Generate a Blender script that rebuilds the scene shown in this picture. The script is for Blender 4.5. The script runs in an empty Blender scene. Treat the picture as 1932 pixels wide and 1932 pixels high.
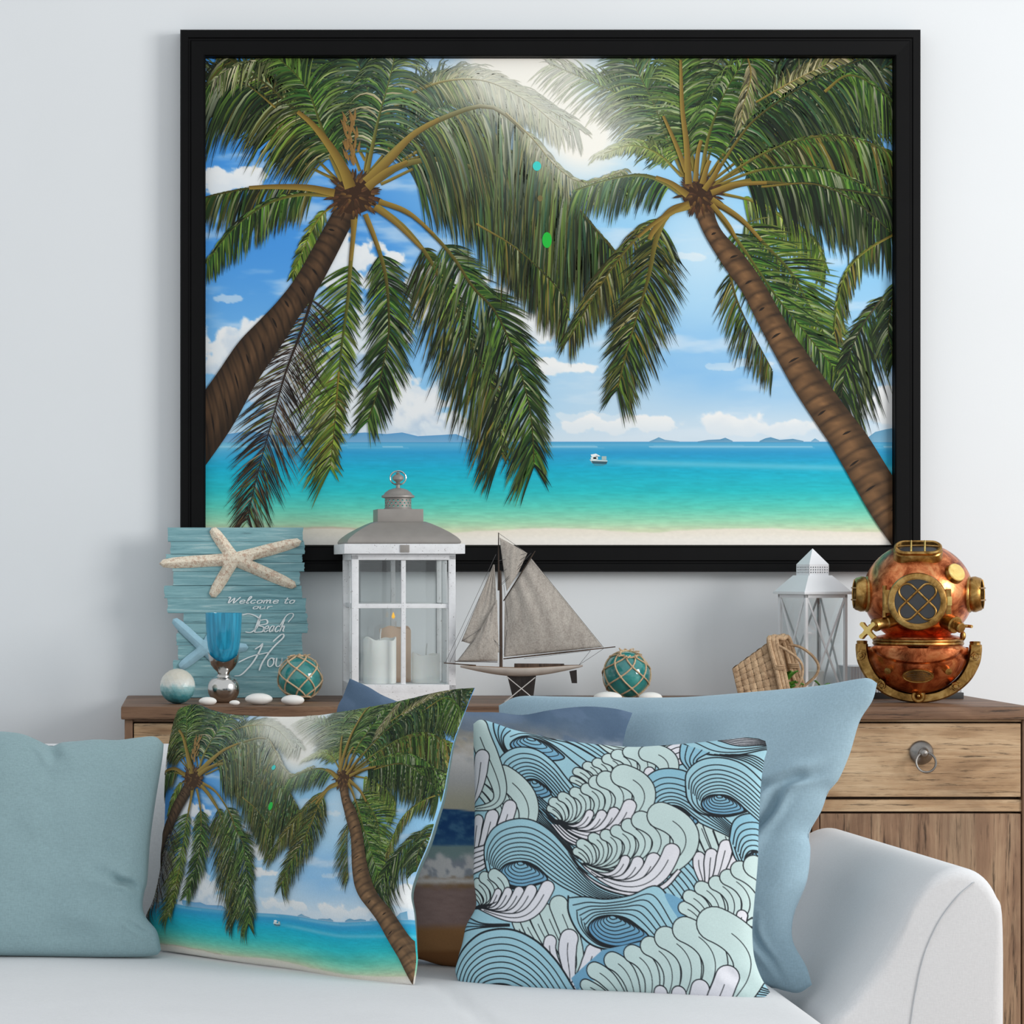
import bpy, bmesh, math, random
import numpy as np
from mathutils import Vector, Matrix

scene = bpy.context.scene
COL = scene.collection

# ------------------------------------------------------------------ camera
# A frontal view with a shifted lens: depth lines meet at pixel (376, 1073).
FPX, CAMD, CAMH, VPX, VPY = 4950.0, 4.95, 1.05, 376.0, 1073.0
CAMX = -0.59
cam_d = bpy.data.cameras.new('camera'); cam = bpy.data.objects.new('camera', cam_d); COL.objects.link(cam)
cam.location = (CAMX, -CAMD, CAMH); cam.rotation_euler = (math.pi / 2, 0, 0)
cam_d.sensor_width = 36.0; cam_d.lens = 36.0 * FPX / 1932.0
cam_d.shift_x = (966 - VPX) / 1932.0; cam_d.shift_y = (VPY - 966) / 1932.0
cam_d.clip_start = 0.05; cam_d.clip_end = 60
scene.camera = cam

# ------------------------------------------------------------------ light
world = bpy.data.worlds.new('room_ambience'); scene.world = world; world.use_nodes = True
bg = world.node_tree.nodes['Background']
bg.inputs['Color'].default_value = (0.93, 0.97, 1.0, 1); bg.inputs['Strength'].default_value = 0.80

def area(name, loc, target, sx, sy, power, color):
    d = bpy.data.lights.new(name, 'AREA'); d.shape = 'RECTANGLE'; d.size = sx; d.size_y = sy
    d.energy = power; d.color = color
    o = bpy.data.objects.new(name, d); COL.objects.link(o); o.location = loc
    o.rotation_euler = (Vector(target) - Vector(loc)).to_track_quat('-Z', 'Y').to_euler()
    return o
# the picture's shadow falls below it and to its left: daylight from a window in the right-hand wall
area('window_right_offscreen', (3.55, -3.0, 2.0), (0.1, 0, 0.95), 1.7, 1.6, 110, (1.0, 0.985, 0.96))

vs = scene.view_settings
vs.view_transform = 'Standard'; vs.look = 'None'; vs.gamma = 1.0; vs.use_curve_mapping = False
vs.exposure = 0.0

def P(px, py, y):
    """photo pixel -> world point at world depth y (the wall is y = 0)"""
    D = y + CAMD
    return Vector((CAMX + (px - VPX) * D / FPX, y, CAMH - (py - VPY) * D / FPX))
def S(y): return (y + CAMD) / FPX
TOPZ = CAMH - 239 * CAMD / FPX           # sideboard top
SEATZ = 0.44
random.seed(7); np.random.seed(7)
# ------------------------------------------------------------------ helpers
def lin(c):
    return tuple(((v / 255) / 12.92 if v / 255 <= 0.04045 else ((v / 255 + 0.055) / 1.055) ** 2.4) for v in c)

def link(name, me, mat, parent=None, loc=None, rot=None):
    o = bpy.data.objects.new(name, me); COL.objects.link(o)
    if mat is not None:
        me.materials.clear(); me.materials.append(mat)
    if parent is not None: o.parent = parent
    if loc is not None: o.location = loc
    if rot is not None: o.rotation_euler = rot
    return o

def tag(o, label, cat, group=None):
    o['label'] = label; o['category'] = cat
    if group: o['group'] = group
    return o

def thing(name, label, cat, loc=(0, 0, 0), rz=0.0, group=None, rot=None):
    o = bpy.data.objects.new(name, None); COL.objects.link(o); o.empty_display_size = 0.05
    o.location = loc; o.rotation_euler = rot if rot else (0, 0, rz)
    return tag(o, label, cat, group)

class MB:
    def __init__(self): self.v = []; self.f = []; self.c = None
    def add(self, vs, fs):
        n = len(self.v); self.v += [tuple(p) for p in vs]; self.f += [tuple(i + n for i in f) for f in fs]; return self
    def box(self, c, s, bev=0.0, M=None, seg=2):
        bm = bmesh.new(); bmesh.ops.create_cube(bm, size=1)
        for v in bm.verts: v.co = Vector((v.co.x * s[0], v.co.y * s[1], v.co.z * s[2]))
        if bev > 0: bmesh.ops.bevel(bm, geom=bm.edges[:], offset=bev, segments=seg, profile=0.7, affect='EDGES')
        return self.bm(bm, c, M)
    def bm(self, bm, c=(0, 0, 0), M=None):
        bm.verts.index_update(); c = Vector(c)
        vs = [((M @ v.co) if M else v.co) + c for v in bm.verts]
        self.add(vs, [[v.index for v in f.verts] for f in bm.faces]); bm.free(); return self
    def bx(self, x0, x1, y0, y1, z0, z1, bev=0.0):
        return self.box(((x0 + x1) / 2, (y0 + y1) / 2, (z0 + z1) / 2), (abs(x1 - x0), abs(y1 - y0), abs(z1 - z0)), bev)
    def tube(self, pts, r, n=8, closed=False, cap=True, flat=1.0):
        pts = [Vector(p) for p in pts]; m = len(pts)
        rs = r if isinstance(r, (list, tuple)) else [r] * m
        T = []
        for i in range(m):
            a = pts[(i - 1) % m] if (closed or i > 0) else pts[i]; b = pts[(i + 1) % m] if (closed or i < m - 1) else pts[i]
            t = (b - a); T.append(t.normalized() if t.length > 1e-9 else Vector((0, 0, 1)))
        up = Vector((0, 0, 1)) if abs(T[0].z) < 0.9 else Vector((0, 1, 0))
        N = (up - T[0] * up.dot(T[0])).normalized(); vs = []; fs = []
        for i in range(m):
            N = N - T[i] * N.dot(T[i]); N = N.normalized() if N.length > 1e-6 else T[i].orthogonal().normalized()
            B = T[i].cross(N)
            for k in range(n):
                a = 2 * math.pi * k / n
                vs.append(pts[i] + (N * math.cos(a) + B * math.sin(a) * flat) * rs[i])
        for i in range(m if closed else m - 1):
            j = (i + 1) % m
            for k in range(n):
                l = (k + 1) % n
                fs.append((i * n + k, i * n + l, j * n + l, j * n + k))
        if cap and not closed:
            fs.append(tuple(range(n - 1, -1, -1))); fs.append(tuple((m - 1) * n + k for k in range(n)))
        return self.add(vs, fs)
    def lathe(self, prof, n=40, M=None, c=(0, 0, 0), cap=True, wob=None):
        """prof: (radius, z); axis z"""
        vs = []; fs = []; c = Vector(c); m = len(prof)
        for i, (r, z) in enumerate(prof):
            for k in range(n):
                a = 2 * math.pi * k / n; rr = r
                p = Vector((rr * math.cos(a), rr * math.sin(a), z + (wob(a, i) if wob else 0)))
                vs.append(((M @ p) if M else p) + c)
        for i in range(m - 1):
            for k in range(n):
                l = (k + 1) % n; fs.append((i * n + k, i * n + l, (i + 1) * n + l, (i + 1) * n + k))
        if cap:
            if prof[0][0] > 1e-6: fs.append(tuple(range(n - 1, -1, -1)))
            if prof[-1][0] > 1e-6: fs.append(tuple((m - 1) * n + k for k in range(n)))
        return self.add(vs, fs)
    def ell(self, c, r, nu=32, nv=20, M=None, disp=None):
        vs = []; fs = []; c = Vector(c)
        for j in range(nv + 1):
            t = math.pi * j / nv
            for i in range(nu):
                a = 2 * math.pi * i / nu
                d = Vector((math.sin(t) * math.cos(a), math.sin(t) * math.sin(a), math.cos(t)))
                k = disp(d) if disp else 1
                p = Vector((d.x * r[0], d.y * r[1], d.z * r[2])) * k
                vs.append(((M @ p) if M else p) + c)
        for j in range(nv):
            for i in range(nu):
                l = (i + 1) % nu
                fs.append((j * nu + i, (j + 1) * nu + i, (j + 1) * nu + l, j * nu + l))
        return self.add(vs, fs)
    def plate(self, poly, y0, y1, M=None, c=(0, 0, 0)):
        """outline in x,z extruded from y0 to y1 (concave ok)"""
        from mathutils.geometry import tessellate_polygon
        n = len(poly); c = Vector(c)
        tris = tessellate_polygon([[Vector((p[0], p[1], 0)) for p in poly]])
        vs = [Vector((p[0], y0, p[1])) for p in poly] + [Vector((p[0], y1, p[1])) for p in poly]
        vs = [((M @ p) if M else p) + c for p in vs]
        fs = []
        for t in tris:
            fs.append(tuple(t)); fs.append(tuple(i + n for i in reversed(t)))
        for i in range(n):
            j = (i + 1) % n; fs.append((i, i + n, j + n, j))
        return self.add(vs, fs)
    def grid(self, fn, nu, nv, wrap=False):
        vs = [fn(i / nu, j / nv) for j in range(nv + 1) for i in range(nu + 1)]
        fs = [(j * (nu + 1) + i, j * (nu + 1) + i + 1, (j + 1) * (nu + 1) + i + 1, (j + 1) * (nu + 1) + i) for j in range(nv) for i in range(nu)]
        return self.add(vs, fs)
    def mesh(self, name, sharp=38, fix=True):
        me = bpy.data.meshes.new(name); me.from_pydata(self.v, [], self.f)
        if fix:
            bm = bmesh.new(); bm.from_mesh(me); bmesh.ops.recalc_face_normals(bm, faces=bm.faces); bm.to_mesh(me); bm.free()
        me.polygons.foreach_set('use_smooth', [sharp > 0] * len(me.polygons))
        if sharp > 0: me.set_sharp_from_angle(angle=math.radians(sharp))
        me.update(); return me
    def build(self, name, mat, parent=None, sharp=38, label=None, fix=True, loc=None, rot=None):
        o = link(name, self.mesh(name, sharp, fix), mat, parent, loc, rot)
        if label: o['label'] = label
        return o

def cr(pts, n=8, closed=False):
    """Catmull-Rom through points (any dimension) -> list of tuples"""
    p = [np.array(q, float) for q in pts]; m = len(p); out = []
    for i in range(m if closed else m - 1):
        p0 = p[(i - 1) % m] if closed or i > 0 else 2 * p[0] - p[1]
        p1 = p[i]; p2 = p[(i + 1) % m]
        p3 = p[(i + 2) % m] if closed or i + 2 < m else 2 * p[-1] - p[-2]
        for k in range(n):
            t = k / n
            out.append(tuple(0.5 * (2 * p1 + (p2 - p0) * t + (2 * p0 - 5 * p1 + 4 * p2 - p3) * t * t + (3 * p1 - p0 - 3 * p2 + p3) * t ** 3)))
    if not closed: out.append(tuple(p[-1]))
    return out

def resample(pts, n):
    p = np.array(pts, float); d = np.r_[0, np.cumsum(np.linalg.norm(np.diff(p, axis=0), axis=1))]
    t = np.linspace(0, d[-1], n)
    return np.stack([np.interp(t, d, p[:, k]) for k in range(p.shape[1])], 1)

def _h(ix, iy, s):
    v = np.sin(ix * 127.1 + iy * 311.7 + s * 74.7) * 43758.5453
    return v - np.floor(v)
def vnoise(x, y, s=0):
    x = np.asarray(x, float); y = np.asarray(y, float)
    ix = np.floor(x); iy = np.floor(y); fx = x - ix; fy = y - iy
    fx = fx * fx * (3 - 2 * fx); fy = fy * fy * (3 - 2 * fy)
    return (_h(ix, iy, s) * (1 - fx) + _h(ix + 1, iy, s) * fx) * (1 - fy) + (_h(ix, iy + 1, s) * (1 - fx) + _h(ix + 1, iy + 1, s) * fx) * fy
def fbm(x, y, o=5, s=0):
    a = 0.5; t = 0; n = 0
    for k in range(o):
        t = t + a * vnoise(x * 2 ** k, y * 2 ** k, s + k); n += a; a *= 0.5
    return t / n
# ------------------------------------------------------------------ procedural materials
class NT:
    def __init__(self, name):
        self.m = bpy.data.materials.new(name); self.m.use_nodes = True; self.t = self.m.node_tree; self.n = self.t.nodes
        self.b = self.n['Principled BSDF']; self.out = self.n['Material Output']; self.tc = self.n.new('ShaderNodeTexCoord')
    def l(self, a, b): self.t.links.new(a, b)
    def mapping(self, scale=(1, 1, 1), rot=(0, 0, 0), src='Object'):
        m = self.n.new('ShaderNodeMapping'); m.inputs['Scale'].default_value = scale; m.inputs['Rotation'].default_value = rot
        self.l(self.tc.outputs[src], m.inputs['Vector']); return m.outputs['Vector']
    def noise(self, vec, scale, detail=4, rough=0.55, dist=0.0):
        n = self.n.new('ShaderNodeTexNoise'); n.inputs['Scale'].default_value = scale; n.inputs['Detail'].default_value = detail
        n.inputs['Roughness'].default_value = rough; n.inputs['Distortion'].default_value = dist
        self.l(vec, n.inputs['Vector']); return n.outputs['Fac']
    def ramp(self, fac, stops, interp='LINEAR'):
        r = self.n.new('ShaderNodeValToRGB'); r.color_ramp.interpolation = interp; e = r.color_ramp.elements
        while len(e) < len(stops): e.new(0.5)
        for k, (p, c) in enumerate(stops):
            e[k].position = p; e[k].color = (c[0], c[1], c[2], 1)
        self.l(fac, r.inputs['Fac']); return r.outputs['Color']
    def mix(self, fac, a, b, mode='MIX'):
        m = self.n.new('ShaderNodeMix'); m.data_type = 'RGBA'; m.blend_type = mode
        for s, v in ((m.inputs[0], fac), (m.inputs[6], a), (m.inputs[7], b)):
            if isinstance(v, (int, float)): s.default_value = v
            elif isinstance(v, tuple): s.default_value = (v[0], v[1], v[2], 1)
            else: self.l(v, s)
        return m.outputs[2]
    def bump(self, h, strength=0.3, dist=0.002):
        b = self.n.new('ShaderNodeBump'); b.inputs['Strength'].default_value = strength; b.inputs['Distance'].default_value = dist
        self.l(h, b.inputs['Height']); self.l(b.outputs['Normal'], self.b.inputs['Normal'])
    def set(self, **k):
        for a, v in k.items():
            a = a.replace('_', ' ')
            s = self.b.inputs[a]
            if hasattr(v, 'default_value') or isinstance(v, bpy.types.NodeSocket): self.l(v, s)
            elif isinstance(v, tuple): s.default_value = (v[0], v[1], v[2], 1)
            else: s.default_value = v
        return self

def plain(name, rgb, rough=0.5, metal=0.0, var=0.10, scale=30, bump=0.0, bscale=200, spec=0.5):
    t = NT(name); v = t.mapping(); c = lin(rgb)
    n = t.noise(v, scale)
    t.set(Base_Color=t.ramp(n, [(0.3, tuple(x * (1 - var) for x in c)), (0.7, tuple(min(1, x * (1 + var)) for x in c))]), Roughness=rough, Metallic=metal)
    t.b.inputs['Specular IOR Level'].default_value = spec
    if bump: t.bump(t.noise(v, bscale, 3), bump, 0.001)
    return t.m

def fabric(name, rgb, weave=900, var=0.05, bump=0.35):
    t = NT(name); v = t.mapping(); c = lin(rgb)
    n1 = t.noise(t.mapping((1, 1, 0.25)), weave, 2); n2 = t.noise(t.mapping((0.25, 1, 1)), weave, 2)
    a = t.mix(0.5, n1, n2)
    big = t.noise(v, 5, 3)
    base = t.ramp(a, [(0.32, tuple(x * (1 - 2.2 * var) for x in c)), (0.68, tuple(min(1, x * (1 + 2.2 * var)) for x in c))])
    t.set(Base_Color=t.mix(0.5, base, t.ramp(big, [(0.3, tuple(x * (1 - var) for x in c)), (0.7, tuple(min(1, x * (1 + var)) for x in c))])), Roughness=0.92)
    t.b.inputs['Specular IOR Level'].default_value = 0.15
    t.b.inputs['Sheen Weight'].default_value = 0.15
    t.bump(a, bump, 0.0008); return t.m

def vcol(name, rough=0.8, weave=0, spec=0.2, amp=0.06):
    t = NT(name); a = t.n.new('ShaderNodeAttribute'); a.attribute_name = 'ink'
    col = a.outputs['Color']
    if weave:
        n = t.mix(0.5, t.noise(t.mapping((1, 1, 0.3)), weave, 2), t.noise(t.mapping((0.3, 1, 1)), weave, 2))
        col = t.mix(1.0, col, t.ramp(n, [(0.3, (1 - amp * 2,) * 3), (0.7, (1.0, 1.0, 1.0))]), 'MULTIPLY'); t.bump(n, 0.25, 0.0006)
    t.set(Base_Color=col, Roughness=rough); t.b.inputs['Specular IOR Level'].default_value = spec
    return t.m

def wood(name, dark, mid, light, axis='x', scale=1.0, rough=0.6, bump=0.5, crack=0.45):
    t = NT(name); s = {'x': (0.06, 1, 1), 'z': (1, 1, 0.06), 'y': (1, 0.06, 1)}[axis]
    v = t.mapping(s)
    g = t.noise(v, 34 * scale, 7, 0.65, 0.6); f = t.noise(v, 160 * scale, 5, 0.7, 0.3)
    big = t.noise(t.mapping(tuple(0.35 + 0.65 * q for q in s)), 6 * scale, 4, 0.6, 1.2)
    c = t.ramp(g, [(0.30, lin(dark)), (0.46, lin(mid)), (0.62, lin(light)), (0.75, lin(mid))])
    c = t.mix(0.55, c, t.ramp(big, [(0.32, lin(dark)), (0.5, lin(mid)), (0.68, lin(light))]))
    ck = t.ramp(f, [(0.34, tuple(0.28 for _ in range(3))), (crack, (1, 1, 1))])
    c = t.mix(1.0, c, ck, 'MULTIPLY')
    t.set(Base_Color=c, Roughness=rough); t.b.inputs['Specular IOR Level'].default_value = 0.3
    t.bump(t.mix(0.5, g, f), bump, 0.003); return t.m

M = {}
M['wall'] = plain('painted_wall', (233, 237, 240), 0.9, var=0.012, scale=3, bump=0.08, bscale=260, spec=0.2)
M['floor'] = wood('floor_oak', (92, 70, 52), (132, 104, 80), (158, 130, 102), 'x', 0.6, 0.5)
M['frame'] = plain('black_lacquer', (9, 9, 10), 0.5, var=0.15, scale=20, spec=0.12)
M['walnut'] = wood('dark_walnut', (78, 54, 40), (116, 87, 66), (158, 124, 98), 'x', 1.0, 0.5, 0.4)
M['walnut_v'] = wood('dark_walnut_upright', (78, 54, 40), (116, 87, 66), (158, 124, 98), 'z', 1.0, 0.5, 0.4)
M['rustic'] = wood('rustic_pine', (118, 90, 66), (178, 146, 112), (216, 190, 156), 'x', 1.5, 0.75, 1.0, 0.45)
M['rustic_v'] = wood('rustic_pine_upright', (92, 68, 54), (146, 116, 92), (198, 170, 138), 'z', 0.9, 0.75, 1.0, 0.46)
M['sofa'] = fabric('sofa_linen', (218, 219, 221), 520, 0.045, 0.3)
M['steel'] = plain('worn_steel', (150, 146, 142), 0.32, 1.0, 0.2, 60)
M['teal_fabric'] = fabric('dusty_teal_linen', (142, 168, 173), 520, 0.09)
M['sky_fabric'] = fabric('pale_blue_linen', (158, 185, 199), 520, 0.08)
M['print'] = vcol('printed_paper', 0.55)
M['cloth_print'] = vcol('printed_cloth', 0.9, 900, 0.1)
M['cloth_ink'] = vcol('printed_cloth_ink', 0.9, 0, 0.1)
# ------------------------------------------------------------------ the room
def struct(o): o['kind'] = 'structure'; return o
struct(MB().bx(-3.6, 3.6, 0.0, 0.1, 0, 2.8).build('wall_back', M['wall']))
struct(MB().bx(-3.6, 3.6, -5.6, 0.1, -0.05, 0).build('floor', M['floor']))
struct(MB().bx(-3.6, 3.6, -0.014, -0.0005, 0.0, 0.10, 0.003).build('baseboard_back', M['wall']))

# ------------------------------------------------------------------ sideboard
XL, XR = P(228, 0, -0.40).x, P(1948, 0, -0.40).x
YF = -0.40
sb = thing('sideboard', 'long rustic brown wooden sideboard with drawers, standing against the wall behind the sofa', 'sideboard', ((XL + XR) / 2, -0.2, 0))
ox, oy = (XL + XR) / 2, -0.2
def sx(px): return P(px, 0, YF).x - ox
def sz(py): return P(0, py, YF).z
hw = (XR - XL) / 2
tz0 = sz(1358)
bm = bmesh.new(); bmesh.ops.create_cube(bm, size=1)
tz1 = TOPZ
MB().box((0, 0.0, (tz0 + tz1) / 2), (2 * hw, 0.398, tz1 - tz0), 0.004).build('top_board', M['walnut'], sb)
bm.free()
yb = -0.185           # front of carcass, local y
for a, b in ((-hw + 0.006, sx(250)), (sx(648), sx(662)), (sx(1536), sx(1550)), (sx(1934), hw - 0.006)):
    MB().bx(a, b, yb, 0.19, 0.06, tz0 - 0.0005, 0.002).build('upright', M['walnut_v'], sb)
MB().bx(-hw + 0.01, hw - 0.01, yb + 0.03, 0.185, 0.07, tz0 - 0.001).build('carcass', M['walnut'], sb)
for z0, z1 in ((sz(1363), tz0), (sz(1533), sz(1510)), (0.06, 0.10)):
    for a, b in ((sx(250), sx(648)), (sx(662), sx(1536)), (sx(1550), sx(1934))):
        MB().bx(a, b, yb + 0.004, yb + 0.04, z0, z1 - 0.0008, 0.0015).build('rail', M['rustic'] if a > 0 else M['walnut'], sb)
def ring_pull(parent, x, z, y):
    r = MB()
    R = Matrix.Rotation(math.pi / 2, 4, 'X')
    u = S(YF)
    r.lathe([(0.0, -0.002), (22 * u, 0.0), (23 * u, 0.002), (20 * u, 0.006), (13 * u, 0.009), (9 * u, 0.013), (9.5 * u, 0.018), (6 * u, 0.022), (0.0, 0.023)], 28, R, (x, y, z + 0.0))
    pl = r.build('pull_plate', M['steel'], parent)
    ring = [(x + 3 * u + 18.5 * u * math.sin(a), y - 0.021 - 0.003 * math.cos(a), z - 19 * u - 18.5 * u * math.cos(a) * 1.0 + 2 * u) for a in np.linspace(0, 2 * math.pi, 28, endpoint=False)]
    MB().tube(ring, 2.2 * u, 8, closed=True).build('pull_ring', M['steel'], pl)
for k, (a, b) in enumerate(((252, 646), (664, 1096), (1102, 1534), (1552, 1932))):
    d = MB().bx(sx(a), sx(b), yb + 0.002, yb + 0.022, sz(1505), sz(1366), 0.002).build('drawer', M['rustic'] if k > 1 else M['rustic'], sb)
    ring_pull(d, sx(1743 if k == 3 else (a + b) / 2), sz(1421), yb + 0.002)
for a, b in ((252, 646), (664, 1096), (1102, 1534), (1552, 1932)):
    MB().bx(sx(a), sx(b), yb + 0.002, yb + 0.022, 0.105, sz(1537), 0.002).build('door', M['rustic_v'], sb)
for x in (-hw + 0.05, hw - 0.05):
    for y in (-0.15, 0.15):
        MB().bx(x - 0.03, x + 0.03, y - 0.03, y + 0.03, 0, 0.061, 0.003).build('foot', M['walnut_v'], sb)

# ------------------------------------------------------------------ sofa
SX = CAMX
sofa = thing('sofa', 'pale grey linen sofa with a rounded arm, standing in front of the sideboard', 'sofa', (0, -1.0, 0))
def yD(D): return D - CAMD + 1.0            # local y on the sofa
XI = SX + 0.868; XA = SX + 1.138; XLs = SX - 1.30
def soft_profile(prof, y0, y1, name, nb=6, r=0.02, axis='y', mat='sofa', drop=0.0):
    """closed outline (x,z) swept along y with rounded ends"""
    p = np.array(prof, float); c = p.mean(0); mb = MB(); n = len(p); rings = []
    steps = [(y0, r)] + [(y0 + r * (1 - math.cos(a)), r * (1 - math.sin(a))) for a in np.linspace(0.3, math.pi / 2, nb)]
    steps += [(y1 - r * (1 - math.cos(a)), r * (1 - math.sin(a))) for a in np.linspace(math.pi / 2, 0.3, nb)] + [(y1, r)]
    d = p - c; L = np.linalg.norm(d, axis=1, keepdims=True)
    for (y, ins) in steps:
        q = p - d / L * ins
        dz = -drop * (y - y0) / (y1 - y0)
        rings.append([(a, y, b + (dz if b > 0.3 else 0)) if axis == 'y' else (y, a, b) for a, b in q])
    vs = [v for R_ in rings for v in R_]; fs = []
    for i in range(len(rings) - 1):
        for k in range(n):
            l = (k + 1) % n; fs.append((i * n + k, i * n + l, (i + 1) * n + l, (i + 1) * n + k))
    fs.append(tuple(range(n - 1, -1, -1))); fs.append(tuple((len(rings) - 1) * n + k for k in range(n)))
    return mb.add(vs, fs).build(name, M[mat], sofa, 60)
arm = [(.890, .20), (.885, .38), (.915, .435), (.955, .49), (.985, .54), (1.008, .585), (1.035, .615), (1.07, .628), (1.105, .618), (1.128, .588), (1.138, .54), (1.138, .30), (1.138, .10), (.90, .10)]
armc = cr([(SX + a, b) for a, b in arm], 5, True)
soft_profile(armc, yD(3.70), yD(4.49), 'arm', r=0.02, drop=0.02)
soft_profile([(2 * (SX - 0.2) - a, b) for a, b in armc][::-1], yD(3.70), yD(4.49), 'arm', r=0.02, drop=0.02)
seam = [P(px, py, 3.715 - CAMD) for px, py in cr([(1832, 1662), (1800, 1690), (1765, 1738), (1738, 1800), (1722, 1870), (1712, 1935)], 6)]
back = cr([(yD(4.50), .12), (yD(4.50), .45), (yD(4.50), .69), (yD(4.485), .738), (yD(4.44), .754), (yD(4.39), .741), (yD(4.36), .69), (yD(4.31), .50), (yD(4.29), .30), (yD(4.29), .12)], 5, True)
soft_profile(back, SX - 1.27, SX + 0.96, 'backrest', axis='x', r=0.03)
MB().bx(SX - 1.27, SX + 0.90, yD(3.40), yD(4.40), 0.09, 0.30, 0.02).build('base', M['sofa'], sofa)
# seat cushion: soft, slightly crowned, with a dip where the pillows sit
cx0, cx1, cd0, cd1 = SX - 1.26, SX + 0.864, 3.33, 4.285
def seat_top(u, v):
    x = cx0 + (cx1 - cx0) * u; D = cd0 + (cd1 - cd0) * v
    e = min(u * (cx1 - cx0), (1 - u) * (cx1 - cx0), v * (cd1 - cd0), (1 - v) * (cd1 - cd0))
    r = 0.045; dz = 0 if e > r else -(r - math.sqrt(max(0, r * r - (r - e) ** 2)))
    wr = 0.0035 * math.sin(9 * x + 5 * D) * math.sin(4 * x - 3 * D)
    cre = -0.005 * math.exp(-((x - (SX + 0.33) - (4.1 - D) * 0.10) / 0.012) ** 2) * max(0.0, min(1, (3.9 - D) / 0.1))
    return (x, yD(D), SEATZ + dz + (wr + cre if e > r else 0))
m = MB().grid(seat_top, 150, 60)
n0 = len(m.v)
ring = [seat_top(i / 60, 0) for i in range(60)] + [seat_top(1, i / 30) for i in range(30)] + [seat_top(1 - i / 60, 1) for i in range(60)] + [seat_top(0, 1 - i / 30) for i in range(30)]
k = len(ring)
m.add(ring + [(a, b, 0.295) for a, b, _ in ring], [(i, (i + 1) % k, (i + 1) % k + k, i + k) for i in range(k)] + [tuple(range(k, 2 * k))])
m.build('seat_cushion', M['sofa'], sofa, 60)
MB().tube([(v.x, v.y + 1.0 - 0.016, v.z) for v in seam], 0.0011, 6).build('seam', plain('seam_thread', (205, 208, 211), 0.9), sofa)
for x in (SX - 1.2, SX + 0.95):
    for D in (3.5, 4.4):
        MB().lathe([(0.018, 0), (0.025, 0.09)], 16, None, (x, yD(D), 0.0)).build('leg', M['walnut_v'], sofa)
# ------------------------------------------------------------------ the palm beach picture (drawn in photo pixels, 388..1688 x 107..1028)
PX0, PX1, PY0, PY1 = 388.0, 1688.0, 107.0, 1028.0
rng = random.Random(11)
def mixc(a, b, t): return tuple(a[i] * (1 - t) + b[i] * t for i in range(3))
def sstep(a, b, x):
    t = np.clip((np.asarray(x, float) - a) / (b - a), 0, 1); return t * t * (3 - 2 * t)

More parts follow.
